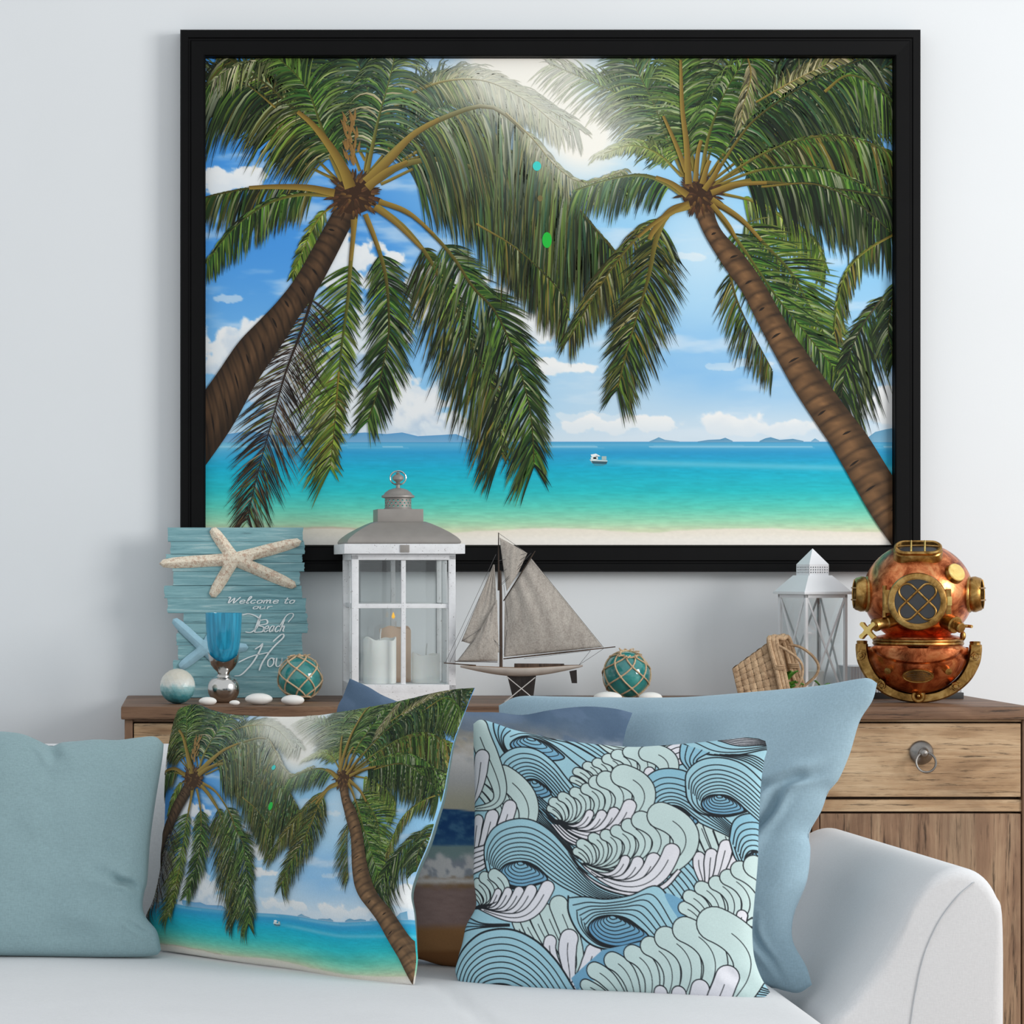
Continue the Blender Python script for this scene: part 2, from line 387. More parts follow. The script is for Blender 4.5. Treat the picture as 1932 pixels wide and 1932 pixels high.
def sky_rgb(x, y):
    """sRGB 0..255 of the picture's backdrop: sky, clouds, sea, sand"""
    x = np.asarray(x, float); y = np.asarray(y, float)
    def C(*c): return np.array(c, float)
    def lerp(a, b, t): return a + (b - a) * t[..., None]
    top = lerp(C(70, 150, 226), C(140, 205, 248), sstep(650, 1150, x))
    top = lerp(top, C(96, 160, 232), sstep(1350, 1650, x) * sstep(420, 150, y))
    low = lerp(C(150, 205, 240), C(196, 222, 240), sstep(700, 1200, x))
    c = lerp(top, low, sstep(420, 830, y))
    c = lerp(c, C(120, 186, 240), 0.75 * sstep(560, 650, y) * sstep(800, 700, y) * sstep(1150, 1300, x) * (0.4 + 0.6 * fbm(x / 90, y / 25, 4, 3)))
    c = lerp(c, C(206, 234, 250), 0.8 * np.exp(-((x - 1330) / 110) ** 2 - ((y - 470) / 110) ** 2))
    # streaky high clouds
    st = fbm(x / 150 + y / 300, y / 34, 5, 11)
    c = lerp(c, C(226, 238, 248), 0.55 * sstep(0.52, 0.75, st))
    # heaped clouds
    wx = (fbm(x / 40, y / 40, 6, 21) - 0.5) * 2.0; wy = (fbm(x / 40, y / 40, 6, 31) - 0.5) * 2.0
    for (cx, cy, rx, ry, wr, sh) in ((420, 660, 75, 48, 1.0, .35), (530, 720, 130, 80, 1.0, .4), (690, 690, 70, 95, 1.0, .6), (770, 770, 72, 75, .9, .75), (850, 805, 62, 32, .8, .3),
                                 (1000, 620, 62, 52, 1.0, .15), (1045, 695, 70, 16, 1.2, .1), (830, 560, 140, 60, 1.3, .1), (660, 480, 70, 60, 1.2, .1),
                                 (700, 780, 170, 55, .7, .5), (1390, 800, 62, 26, .8, .1), (1490, 805, 70, 18, .8, .1), (1660, 770, 60, 40, .9, .2), (1120, 785, 80, 10, 1.4, .05), (1190, 800, 130, 16, 1.2, .05),
                                 (440, 345, 70, 26, 1.4, .1), (425, 560, 38, 8, 1.5, 0), (1375, 690, 60, 10, 1.5, 0), (1300, 480, 24, 8, 1.4, 0), (460, 640, 60, 40, 1.1, .3)):
        d = np.sqrt(((x - cx) / rx + wx * wr) ** 2 + ((y - cy) / ry + wy * wr) ** 2)
        m = sstep(1.0, 0.80, d)
        shade = np.clip(sh * (0.3 + sstep(-0.3, 0.7, (y - cy) / ry + wx * 1.6)), 0, 1)
        cc = C(252, 250, 246) + (C(150, 182, 214) - C(252, 250, 246)) * shade[..., None]
        c = lerp(c, cc, m * (0.93 if ry > 12 else 0.5 * np.clip(0.2 + 1.6 * st, 0, 1)))
    c = lerp(c, C(216, 230, 240), 0.75 * sstep(770, 832, y))
    # sea
    s = (y - 833) / (1000 - 833)
    stops = [(0, (74, 160, 206)), (0.03, (92, 176, 214)), (0.12, (44, 158, 208)), (0.32, (24, 178, 208)), (0.55, (40, 192, 200)), (0.75, (98, 210, 190)), (0.9, (160, 222, 186)), (1.0, (214, 226, 190))]
    ts = np.array([q[0] for q in stops]); sea = np.stack([np.interp(s, ts, [q[1][k] for q in stops]) for k in range(3)], -1)
    rp = fbm(x / 22, y / 2.6, 5, 41) - 0.5
    sea = sea * (1 + 0.16 * rp[..., None] * sstep(835, 880, y)[..., None])
    sea = lerp(sea, C(190, 226, 240), 0.55 * np.exp(-((y - 842) / 2.0) ** 2) * (fbm(x / 120, y / 9, 3, 5) > 0.4))
    sea = lerp(sea, C(120, 205, 226), 0.6 * np.exp(-((y - 870 - (x - 1100) * 0.025) / 6.0) ** 2) * sstep(1080, 1240, x))
    sea = lerp(sea, C(150, 208, 224), 0.4 * sstep(880, 840, y) * sstep(520, 400, x))
    c = np.where((y > 833)[..., None], sea, c)
    # sand
    edge = 1000 + 3.5 * np.sin(x / 60.) + 5 * (fbm(x / 40, x * 0, 3, 51) - 0.5) - 6 * sstep(700, 500, x)
    sand = lerp(C(244, 236, 220), C(252, 247, 238), sstep(1000, 1024, y) * 1.0)
    sand = sand * (1 - 0.05 * (fbm(x / 6, y / 2.2, 4, 61) - 0.4)[..., None])
    c = lerp(c, sand, sstep(-2, 2, y - edge))
    c = lerp(c, C(196, 178, 150), 0.6 * np.exp(-((y - edge - 1) / 1.6) ** 2) * (x < 820))
    return c

def sun_w(x, y):
    """printed sun haze: weight of white-out at a point"""
    d1 = np.hypot((np.asarray(x) - 985) * 0.9, (np.asarray(y) - 118) * 1.0)
    d2 = np.hypot((np.asarray(x) - 1110), (np.asarray(y) - 265) * 1.1)
    return np.clip(1.1 * np.exp(-(d1 / 78) ** 2) + 0.66 * np.exp(-(d1 / 235) ** 2) + 0.78 * np.exp(-(d2 / 95) ** 2), 0, 1)
def haze(c, x, y, k=0.85):
    w = float(sun_w(x, y)) * k
    return mixc(c, (226, 232, 214) if w < 0.5 else (250, 250, 238), w)

class Ink:
    """flat printed shapes: polygons in picture pixels with a colour per corner and a stacking height"""
    def __init__(self): self.v = []; self.c = []; self.z = []; self.f = []; self.layer = 1.0
    def face(self, pts, cols, dz=0.0):
        n = len(self.v)
        for p, c in zip(pts, cols): self.v.append(p); self.c.append(c); self.z.append(self.layer + dz)
        self.f.append(tuple(range(n, n + len(pts))))
    def strip(self, L, Rr, cl, cr_, dz=0.0):
        for i in range(len(L) - 1):
            self.face([L[i], Rr[i], Rr[i + 1], L[i + 1]], [cl[i], cr_[i], cr_[i + 1], cl[i + 1]], dz)
    def leaf(self, base, d, length, w, grav, c0, c1, dz=0.0, bend=0.5):
        d = np.array(d, float); d /= np.linalg.norm(d); g = np.array(grav, float)
        p = np.array(base, float); L = []; R = []; ts = (0, 0.15, 0.33, 0.52, 0.7, 0.86, 1.0); ws = (0.5, 0.85, 1.0, 0.86, 0.62, 0.36, 0.04)
        q = p.copy(); last = 0
        for t, k in zip(ts, ws):
            dd = d + g * t * bend * 1.4; dd /= np.linalg.norm(dd)
            q = q + dd * length * (t - last); last = t
            nrm = np.array((-dd[1], dd[0])) * w * k * 0.5
            L.append(tuple(q + nrm)); R.append(tuple(q - nrm))
        cols = [haze(mixc(c0, c1, t), L[i][0], L[i][1]) for i, t in enumerate(ts)]
        self.strip(L, R, cols, [mixc(c, (0, 0, 0), 0.12) for c in cols], dz)
    def frond(self, pts, left, right, pal, pitch=3.2, w=4.6, grav=(0, 1), bend=0.6, sweep=0.75, start=0.18, rw=5, rib=(150, 128, 52), tip=0.35, wild=0.26, ripple=1.0):
        c = resample(cr(pts, 10), 80); n = len(c); tot = np.sum(np.linalg.norm(np.diff(c, axis=0), axis=1))
        self.layer += 1
        pitch *= 0.82; w *= 0.80
        k = int(tot * (1 - start) / pitch)
        for i in range(k):
            t = start + (1 - start) * (i + rng.random() * 0.6) / k
            a = t * (n - 1); j = min(int(a), n - 2); f = a - j
            p = c[j] * (1 - f) + c[j + 1] * f; tg = c[j + 1] - c[j]; tg = tg / (np.linalg.norm(tg) + 1e-9)
            env = math.sin(min(1.0, (t - start) / (1 - start) * 1.0 + 0.25) * math.pi * 0.62) ** 0.6 * (1 - tip * max(0, (t - 0.6) / 0.4))
            for sd, Ln in ((1, left), (-1, right)):
                if Ln <= 0: continue
                nm = np.array((tg[1], -tg[0])) * sd
                d = nm * (1 - 0.25 * t) + tg * (sweep * 0.6 + 0.55 * t) + np.array((rng.uniform(-wild, wild), rng.uniform(-wild, wild)))
                ln = Ln * env * rng.uniform(0.8, 1.12)
                col = rng.choice(pal); f_ = rng.uniform(0.5, 1.22); col = tuple(v * f_ for v in col)
                tipc = mixc(col, (30, 26, 16), 0.35) if rng.random() < 0.75 else mixc(col, (196, 188, 110), 0.4)
                if rng.random() < 0.10 * ripple: col = mixc(col, (232, 230, 196), 0.62)
                elif rng.random() < 0.12: col = mixc(col, (132, 176, 58), 0.6)
                self.leaf(p, d, ln, w * rng.uniform(0.7, 1.15), grav, col, tipc, rng.random() * 0.8, bend)
        self.layer += 1
        if rw > 0:
            L = []; R = []; cl = []
            for i in range(0, n, 3):
                t = i / (n - 1); tg = c[min(i + 1, n - 1)] - c[max(i - 1, 0)]; tg = tg / (np.linalg.norm(tg) + 1e-9)
                nm = np.array((tg[1], -tg[0])) * rw * (1 - 0.85 * min(1, t * 1.5)) * 0.5 + np.array((tg[1], -tg[0])) * 0.5
                L.append(tuple(c[i] + nm)); R.append(tuple(c[i] - nm)); cl.append(haze(mixc(rib, mixc(pal[0], rib, 0.4), min(1, t * 2)), *c[i]))
            self.strip(L, R, cl, [mixc(q, (30, 20, 0), 0.45) for q in cl])
    def trunk(self, L, R, base, ringc, n=120, across=6):
        self.layer += 2
        L = resample(cr(L, 8), n); R = resample(cr(R, 8), n)
        for i in range(n - 1):
            for k in range(across):
                a, b = k / across, (k + 1) / across
                def q(ii, s):
                    bow = math.sin(s * math.pi)
                    p = L[ii] * (1 - s) + R[ii] * s
                    t = L[min(ii + 1, n - 1)] - L[max(ii - 1, 0)]; t = t / (np.linalg.norm(t) + 1e-9)
                    return tuple(p - t * bow * 5)
                def sh(ii, s):
                    v = 0.62 + 0.5 * math.sin(min(1, s * 1.15) * math.pi) ** 0.8
                    v *= 0.66 + 0.68 * float(fbm(ii * 0.55, s * 4.0, 3, 7))
                    c = tuple(x * v for x in base)
                    if ii % 4 == 0: c = mixc(c, ringc, 0.25 + 0.5 * float(fbm(ii * 1.7, s * 2.5, 2, 17)))
                    return c
                self.face([q(i, a), q(i, b), q(i + 1, b), q(i + 1, a)], [sh(i, a), sh(i, b), sh(i + 1, b), sh(i + 1, a)])
        for i in range(10, n - 6, 9):      # dark scars
            if rng.random() < 0.75:
                s0 = rng.uniform(0.1, 0.5); s1 = s0 + rng.uniform(0.25, 0.5)
                pts = []
                for s in np.linspace(s0, min(0.95, s1), 6):
                    p = L[i] * (1 - s) + R[i] * s; t = L[i + 1] - L[i]; t = t / np.linalg.norm(t); pts.append((p - t * math.sin(s * math.pi) * 5, t))
                a = [tuple(p - t * 2.2 * math.sin(k / 5 * math.pi)) for k, (p, t) in enumerate(pts)]; b = [tuple(p + t * 2.2 * math.sin(k / 5 * math.pi)) for k, (p, t) in enumerate(pts)]
                self.layer += 0.2; self.strip(a, b, [mixc(base, (14, 10, 8), 0.75)] * 6, [mixc(base, (14, 10, 8), 0.75)] * 6); self.layer -= 0.2
    def blob(self, pts, col, dz=0.0):
        c = np.mean(np.array(pts), 0); n = len(pts)
        for i in range(n): self.face([tuple(c), pts[i], pts[(i + 1) % n]], [col, col, col], dz)

ink = Ink()
DK = [(14, 32, 12), (24, 48, 18), (36, 68, 24), (20, 42, 24), (50, 82, 28)]
GR = [(32, 72, 24), (50, 100, 34), (76, 122, 40), (26, 54, 24), (104, 142, 54)]
YG = [(104, 140, 40), (132, 158, 48), (84, 120, 34), (150, 168, 70), (66, 98, 28)]
OL = [(58, 68, 22), (84, 88, 30), (42, 52, 18), (122, 108, 42), (30, 40, 16), (78, 104, 32)]
BR = [(42, 30, 24), (58, 40, 30), (32, 24, 22), (76, 54, 38)]
TL = [(24, 56, 42), (36, 76, 50), (54, 98, 58), (20, 46, 38)]
# islands
for pts, col in (([(400, 833), (430, 818), (470, 812), (520, 820), (580, 822), (640, 818), (690, 815), (730, 818), (760, 815), (790, 822), (830, 820), (862, 818), (880, 825), (895, 833)], (96, 158, 204)),
                 ([(1228, 832), (1240, 827), (1246, 824), (1258, 829), (1285, 832)], (104, 160, 194)), ([(1320, 832), (1340, 829), (1362, 828), (1372, 825), (1386, 831)], (92, 150, 186)),
                 ([(1437, 831), (1448, 826), (1458, 824), (1475, 829), (1500, 827), (1520, 831)], (86, 146, 182)), ([(1535, 831), (1542, 826), (1550, 831)], (120, 172, 205)),
                 ([(1636, 829), (1656, 814), (1676, 809), (1695, 806), (1695, 829)], (104, 162, 196))):
    b = [(p[0], 833.5) for p in pts]
    ink.strip(pts, b, [col] * len(pts), [mixc(col, (160, 200, 220), 0.35)] * len(pts))
# boat
ink.layer += 1
ink.blob([(1115, 866), (1149, 868), (1148, 873), (1120, 873)], (206, 222, 220)); ink.layer += 0.3
ink.blob([(1118, 869), (1149, 870), (1147, 875), (1121, 874)], (58, 96, 110)); ink.layer += 0.3
ink.blob([(1117, 862), (1130, 859), (1131, 866), (1118, 867)], (222, 232, 230)); ink.blob([(1138, 860), (1147, 860), (1147, 867), (1138, 867)], (168, 192, 190))
ink.blob([(1117, 857), (1127, 855), (1136, 860), (1119, 861)], (240, 246, 246)); ink.blob([(1122, 862), (1128, 862), (1128, 865), (1122, 865)], (60, 90, 100))
ink.blob([(1122, 875), (1147, 875), (1140, 878), (1126, 878)], (70, 150, 170))
# ---- far layers
def F(*a, **k): ink.frond(*a, **k)
F([(690, 300), (640, 215), (560, 150), (480, 107)], 80, 90, DK, w=6)
F([(665, 330), (610, 240), (580, 165), (510, 95)], 95, 95, GR, w=5.5)
F([(680, 320), (650, 230), (640, 150), (620, 90)], 90, 90, TL, w=6)
F([(690, 320), (700, 220), (690, 150), (660, 80)], 90, 90, TL, w=6)
F([(700, 320), (760, 250), (830, 200), (900, 175)], 110, 110, TL, w=6)
F([(640, 340), (560, 260), (480, 190), (390, 150)], 90, 130, DK, w=6)
F([(640, 340), (570, 300), (500, 220), (400, 210)], 60, 120, DK, w=6, bend=1.0)
for a in ((1290, 320, 1240, 220, 1180, 120), (1310, 320, 1300, 200, 1330, 90), (1330, 330, 1370, 200, 1440, 90), (1340, 330, 1420, 220, 1520, 120), (1345, 340, 1470, 250, 1620, 200), (1345, 345, 1480, 290, 1690, 300), (1345, 350, 1500, 330, 1700, 380), (1340, 330, 1450, 180, 1600, 100), (1360, 340, 1560, 240, 1700, 180), (1380, 345, 1560, 320, 1700, 330), (1400, 300, 1540, 200, 1700, 110)):
    F([(a[0], a[1]), (a[2], a[3]), (a[4], a[5])], 105, 105, DK + TL, w=6.5, bend=0.9, pitch=3.0)
F([(690, 345), (800, 290), (900, 300), (1000, 380), (1060, 470)], 0, 190, DK + TL, w=6, bend=2.0, pitch=2.4)
F([(720, 345), (830, 300), (930, 320), (1010, 400), (1080, 520)], 30, 170, DK + OL, w=6, bend=2.0, pitch=2.4)
F([(760, 300), (860, 250), (960, 280), (1040, 350), (1110, 450)], 30, 200, DK + TL, w=6, bend=2.2, pitch=2.2)
F([(720, 220), (800, 160), (880, 140), (960, 165), (1040, 205), (1095, 240)], 60, 85, TL, w=4.5, bend=0.8)
F([(760, 180), (840, 150), (920, 150), (1000, 190), (1060, 240)], 50, 80, [(150, 150, 90), (120, 130, 70), (90, 110, 60)], w=4, bend=0.7)
# right palm, back fronds
F([(1300, 330), (1262, 250), (1200, 192), (1130, 156), (1040, 118)], 90, 60, GR + TL, w=4.0, bend=0.6, pitch=4)
F([(1298, 340), (1262, 260), (1235, 190), (1212, 145), (1190, 100)], 100, 90, TL + GR, w=4.6, rw=6)
F([(1290, 330), (1245, 288), (1195, 272), (1140, 288)], 24, 60, YG, w=4.4, bend=1.2)
F([(1318, 330), (1298, 250), (1290, 180), (1288, 100)], 80, 85, GR, w=5, rw=9)
F([(1328, 330), (1340, 255), (1372, 170), (1415, 100)], 70, 130, GR, w=5, bend=1.4, rw=8)
F([(1410, 90), (1420, 140), (1405, 200), (1400, 250)], 40, 40, [(140, 130, 90), (170, 160, 120), (90, 96, 60)], w=4, bend=1.5, rw=3)
F([(1430, 190), (1500, 150), (1570, 115), (1620, 95)], 40, 60, [(190, 180, 140), (150, 150, 90), (120, 120, 70)], w=4, rw=3)
F([(1345, 340), (1395, 262), (1440, 212), (1536, 150), (1640, 104)], 26, 170, DK + TL + [(52, 74, 44)], w=5.5, bend=1.7, pitch=2.6, rw=6)
F([(1560, 170), (1600, 140), (1640, 150), (1700, 200)], 30, 130, GR, w=5, bend=1.6)
F([(1345, 350), (1420, 300), (1500, 265), (1600, 255), (1700, 290)], 24, 150, GR + OL, w=5.5, bend=1.6, pitch=2.6)
F([(1350, 350), (1440, 318), (1540, 315), (1620, 340), (1700, 390)], 24, 120, GR, w=5.5, bend=1.6, pitch=2.6)
F([(1360, 362), (1425, 378), (1485, 412), (1540, 452), (1562, 505)], 26, 80, YG, w=5, bend=1.3, rw=5)
F([(1352, 362), (1402, 346), (1458, 342), (1530, 350), (1612, 358), (1700, 375)], 14, 135, DK, w=5.5, bend=1.8, pitch=2.6, rw=9)
F([(1440, 350), (1540, 345), (1620, 380), (1700, 450)], 14, 130, DK, w=5.5, bend=1.8, pitch=2.6, rw=3)
F([(1345, 375), (1405, 416), (1448, 460), (1498, 514), (1524, 562), (1550, 610), (1576, 668), (1590, 715)], 92, 92, GR + YG, w=5, bend=0.3, pitch=3.6, rw=9)
F([(1345, 382), (1388, 442), (1425, 495), (1470, 560), (1520, 622), (1575, 690)], 84, 92, GR, w=5, bend=0.3, pitch=3.4, rw=8)
F([(1372, 470), (1392, 560), (1425, 630), (1462, 700)], 0, 84, DK + OL, w=3.6, bend=0.7)
F([(1700, 435), (1640, 470), (1602, 510), (1584, 568), (1578, 625)], 60, 14, YG + OL, w=4.4, bend=1.4, rw=4)
F([(1705, 525), (1662, 570), (1626, 622), (1602, 682), (1590, 752)], 150, 40, DK, w=5, bend=0.7, rw=4, rib=(110, 100, 70))
F([(1710, 500), (1690, 560), (1680, 620), (1690, 680)], 40, 60, DK, w=4.4, bend=0.9, rw=3)
# left palm
F([(640, 362), (560, 352), (480, 352), (420, 362), (380, 372)], 110, 8, DK + OL, w=5, bend=1.7, pitch=2.5, rw=11)
F([(628, 366), (560, 366), (500, 385), (440, 430), (390, 492)], 80, 30, GR + DK, w=5, bend=1.3, pitch=2.6, rw=7)
F([(640, 378), (602, 410), (572, 470), (552, 520)], 40, 26, YG, w=4.6, bend=0.8, rw=4)
F([(655, 352), (614, 268), (562, 210), (505, 158), (430, 105)], 150, 70, DK + OL, w=5.2, bend=1.5, pitch=2.4, rw=16)
F([(520, 200), (470, 160), (430, 150), (380, 160)], 170, 20, DK, w=5.2, bend=1.7, pitch=2.6, rw=3)
F([(560, 100), (450, 120), (400, 150)], 60, 20, [(190, 186, 150), (120, 130, 80), (80, 100, 50)], w=4.5, bend=1.0, rw=0, pitch=5)
F([(650, 330), (612, 250), (578, 162), (520, 100)], 60, 90, GR, w=5, rw=9, pitch=3)
F([(692, 330), (714, 226), (735, 150), (748, 95)], 90, 110, GR + TL + [(170, 160, 120)], w=5, rw=9, bend=1.0)
F([(672, 400), (663, 488), (657, 566), (645, 656), (639, 734), (629, 825), (625, 885)], 52, 138, GR + YG, w=4.6, bend=0.35, pitch=4.4, rw=9, start=0.2)
F([(640, 700), (632, 800), (624, 880)], 30, 84, OL + YG, w=4.0, bend=0.3, pitch=3.4, rw=3, start=0.05)
F([(690, 402), (716, 470), (730, 527), (735, 600), (732, 645), (714, 734), (694, 795)], 84, 80, DK + GR, w=4.8, bend=0.45, pitch=3.2, rw=9, start=0.2)
F([(712, 386), (762, 425), (806, 478), (840, 540), (862, 580), (892, 650), (926, 722), (944, 790), (949, 855)], 44, 165, DK + OL, w=4.8, bend=0.55, pitch=3.0, rw=9, start=0.22)
F([(716, 378), (775, 402), (820, 442), (860, 488), (895, 542), (936, 586), (972, 664), (996, 744), (1006, 806), (1010, 880)], 84, 150, DK + GR, w=4.8, bend=0.5, pitch=3.2, rw=8, start=0.24)
F([(598, 535), (571, 618), (540, 700), (515, 788), (494, 863), (478, 928), (466, 985)], 112, 100, BR, w=2.8, bend=0.35, pitch=4.0, rw=5, rib=(46, 32, 26), start=0.06)
# big hanging frond between the palms
F([(700, 346), (770, 306), (860, 302), (950, 352), (1020, 440), (1060, 520)], 10, 200, DK + OL + TL, w=5.5, bend=2.4, pitch=2.2, rw=13)
F([(692, 338), (780, 252), (858, 212), (915, 197), (956, 214), (1003, 262), (1046, 330), (1102, 402), (1150, 458), (1190, 505)], 30, 235, DK + OL + TL, w=5.5, bend=2.6, pitch=2.0, rw=14, start=0.16)
F([(956, 210), (1010, 262), (1050, 310), (1104, 342), (1180, 320)], 36, 60, [(110, 116, 70), (150, 150, 110), (70, 88, 40)], w=4.2, bend=1.3, rw=3)
F([(900, 420), (980, 470), (1060, 550), (1075, 600)], 10, 110, DK + OL, w=4.5, bend=2.0, rw=3, pitch=2.4)
# right palm, front left fronds
F([(1302, 372), (1256, 342), (1210, 328), (1150, 337), (1085, 358)], 92, 12, GR + TL, w=5, bend=1.6, pitch=2.4, rw=11)
F([(1302, 384), (1252, 408), (1205, 446), (1160, 500), (1120, 562), (1075, 640)], 80, 70, OL, w=4.0, bend=1.3, pitch=3.2, rw=8)
F([(1304, 386), (1263, 402), (1240, 452), (1226, 522), (1202, 602), (1182, 672), (1167, 735)], 120, 84, OL + DK, w=4.4, bend=0.45, pitch=2.7, rw=13, start=0.18)
# trunks
ink.trunk([(1311, 392), (1334, 444), (1371, 504), (1404, 550), (1433, 607), (1472, 680), (1505, 739), (1544, 799), (1575, 845), (1614, 913), (1650, 975), (1692, 1036)],
          [(1345, 378), (1362, 429), (1407, 480), (1444, 532), (1490, 612), (1529, 669), (1562, 716), (1604, 773), (1640, 820), (1688, 897), (1720, 945), (1760, 1000)], (104, 76, 50), (40, 30, 22))
ink.trunk([(632, 392), (600, 450), (560, 520), (525, 566), (491, 602), (450, 645), (412, 700), (388, 734), (340, 800)],
          [(674, 402), (655, 440), (630, 490), (600, 545), (561, 602), (530, 652), (483, 723), (432, 814), (350, 930)], (74, 54, 37), (26, 20, 16))
# crown hearts and yellow stalks
ink.layer += 1
for cx, cy, rx, ry in ((668, 368, 42, 36), (1322, 366, 34, 28)):
    ink.blob([(cx + rx * 0.95 * math.cos(a), cy + ry * 0.95 * math.sin(a)) for a in np.linspace(0, 6.283, 20, endpoint=False)], (58, 38, 24), -0.5)
    for k in range(90):
        a = rng.uniform(0, 6.28); r = rng.random() ** 0.5
        ink.leaf((cx + rx * r * math.cos(a), cy + ry * r * math.sin(a)), (math.cos(a), math.sin(a)), 18, 5, (0, 0.4), rng.choice([(70, 42, 24), (96, 58, 34), (50, 32, 20), (120, 84, 40)]), (60, 40, 24), rng.random())
ink.layer += 1
def stalk(pts, w0, w1, c=(152, 126, 54)):
    c_ = resample(cr(pts, 8), 16); L = []; R = []; A = []; B = []
    for i in range(16):
        t = c_[min(i + 1, 15)] - c_[max(i - 1, 0)]; t = t / np.linalg.norm(t); w = (w0 + (w1 - w0) * i / 15) * 0.42; nm = np.array((t[1], -t[0])) * w
        L.append(tuple(c_[i] + nm)); R.append(tuple(c_[i] - nm)); A.append(haze(c, *c_[i], k=0.4)); B.append(haze(mixc(c, (70, 46, 12), 0.6), *c_[i], k=0.4))
    ink.layer += 0.5; ink.strip(L, R, A, B)
for a in (([(662, 352), (648, 315), (622, 272), (590, 232), (562, 208)], 26, 9), ([(692, 342), (738, 296), (780, 252), (830, 222)], 24, 9), ([(694, 352), (730, 322), (770, 302)], 20, 8), ([(632, 362), (580, 352), (520, 350), (470, 352)], 18, 8),
          ([(668, 412), (667, 450), (662, 490)], 13, 7), ([(690, 402), (706, 440), (716, 470)], 12, 7), ([(708, 388), (750, 420), (798, 468)], 14, 7), ([(716, 378), (770, 398), (820, 440)], 13, 6),
          ([(1298, 322), (1278, 270), (1254, 216)], 12, 6), ([(1302, 345), (1298, 270), (1290, 200), (1287, 110)], 16, 6), ([(1315, 340), (1320, 285), (1326, 262)], 12, 8), ([(1328, 345), (1336, 315), (1342, 300)], 14, 9), ([(1332, 356), (1350, 330), (1362, 306)], 14, 8),
          ([(1345, 362), (1390, 346), (1450, 343)], 14, 7), ([(1300, 366), (1270, 344), (1240, 332)], 15, 8), ([(1304, 384), (1268, 396), (1236, 434), (1228, 450)], 18, 10), ([(1300, 382), (1250, 410), (1206, 446)], 10, 6), ([(1346, 374), (1400, 410), (1440, 452)], 13, 7), ([(1346, 384), (1376, 420), (1392, 448)], 11, 7)):
    stalk(*a)
# flower spray of the left palm and the small printed light spots
for k in range(40): ink.leaf((664 + rng.uniform(-12, 12), 270 + rng.uniform(-50, 40)), (rng.uniform(-.6, .3), -1), 22, 5, (0, 0), (150, 110, 52), (120, 86, 40), rng.random())
ink.layer += 2
def disc(x, y, rx, ry, c): ink.blob([(x + rx * math.cos(a), y + ry * math.sin(a)) for a in np.linspace(0, 6.283, 18, endpoint=False)], c)
disc(1015, 311, 8, 9, (70, 214, 206)); disc(1034, 451, 9, 15, (36, 186, 62)); disc(1021, 372, 5, 6, (120, 110, 70))

def ink_arrays(x0=PX0, x1=PX1, y0=PY0, y1=PY1):
    """clip every printed polygon to the picture's edge"""
    V = []; C = []; Z = []; Fs = []
    for f in ink.f:
        pts = [(ink.v[i][0], ink.v[i][1]) + tuple(ink.c[i]) + (ink.z[i],) for i in f]
        xs = [p[0] for p in pts]; ys = [p[1] for p in pts]
        if max(xs) <= x0 or min(xs) >= x1 or max(ys) <= y0 or min(ys) >= y1: continue
        for ax, lim, sg in ((0, x0, 1), (0, x1, -1), (1, y0, 1), (1, y1, -1)):
            out = []
            for i in range(len(pts)):
                a, b = pts[i - 1], pts[i]; da, db = (a[ax] - lim) * sg, (b[ax] - lim) * sg
                if (da >= 0) != (db >= 0):
                    t = da / (da - db); out.append(tuple(a[k] + (b[k] - a[k]) * t for k in range(6)))
                if db >= 0: out.append(b)
            pts = out
            if len(pts) < 3: break
        if len(pts) < 3: continue
        n = len(V)
        for p in pts: V.append(p[:2]); C.append(p[2:5]); Z.append(p[5])
        Fs.append(tuple(range(n, n + len(pts))))
    return np.array(V), np.array(C), np.array(Z), Fs

def srgb_lin(c):
    c = np.clip(np.asarray(c, float) / 255, 0, 1)
    return np.where(c <= 0.04045, c / 12.92, ((c + 0.055) / 1.055) ** 2.4)
def ink_mesh(name, co, faces, cols, mat, parent=None, smooth=False):
    me = bpy.data.meshes.new(name); me.from_pydata([tuple(p) for p in co], [], faces)
    a = me.color_attributes.new('ink', 'FLOAT_COLOR', 'POINT')
    rgba = np.ones((len(co), 4), np.float32); rgba[:, :3] = srgb_lin(cols)
    a.data.foreach_set('color', rgba.ravel())
    me.polygons.foreach_set('use_smooth', [smooth] * len(me.polygons)); me.update()
    return link(name, me, mat, parent)

# ---- framed picture
pic = thing('framed_picture', 'large framed picture of two palm trees over a turquoise beach, black frame', 'picture', P(1038, 567, 0))
po = P(1038, 567, 0)
YP = -0.022                                           # print plane
def pl(px, py, y): v = P(px, py, y); return (v.x - po.x, v.y, v.z - po.z)
oc = [(340, 55), (1738, 55), (1738, 1079), (340, 1079)]; ic = [(388, 106), (1689, 106), (1689, 1029), (388, 1029)]
YO = -0.040
for k in range(4):
    a, b = oc[k], oc[(k + 1) % 4]; c, d = ic[(k + 1) % 4], ic[k]
    def qq(p, q, t): return (p[0] + (q[0] - p[0]) * t, p[1] + (q[1] - p[1]) * t)
    prof = [(0.0, -0.001), (0.0, YO + 0.004), (0.04, YO), (0.30, YO), (0.34, YO + 0.0025), (0.40, YO + 0.0025), (0.44, YO), (0.93, YO + 0.001), (0.96, YO - 0.0005), (1.0, YO + 0.003), (1.0, -0.001)]
    r = MB(); vs = []
    for (t, y) in prof:
        p, q = qq(a, d, t), qq(b, c, t)
        # measured at the frame's face; the same x,z at every depth
        vs.append((pl(p[0], p[1], YO)[0], y, pl(p[0], p[1], YO)[2])); vs.append((pl(q[0], q[1], YO)[0], y, pl(q[0], q[1], YO)[2]))
    n = len(prof)
    r.add(vs, [(2 * i, 2 * i + 1, 2 * ((i + 1) % n) + 1, 2 * ((i + 1) % n)) for i in range(n)] + [tuple(2 * i for i in range(n)), tuple(2 * i + 1 for i in range(n - 1, -1, -1))])
    r.build('frame_rail', M['frame'], pic, 25)
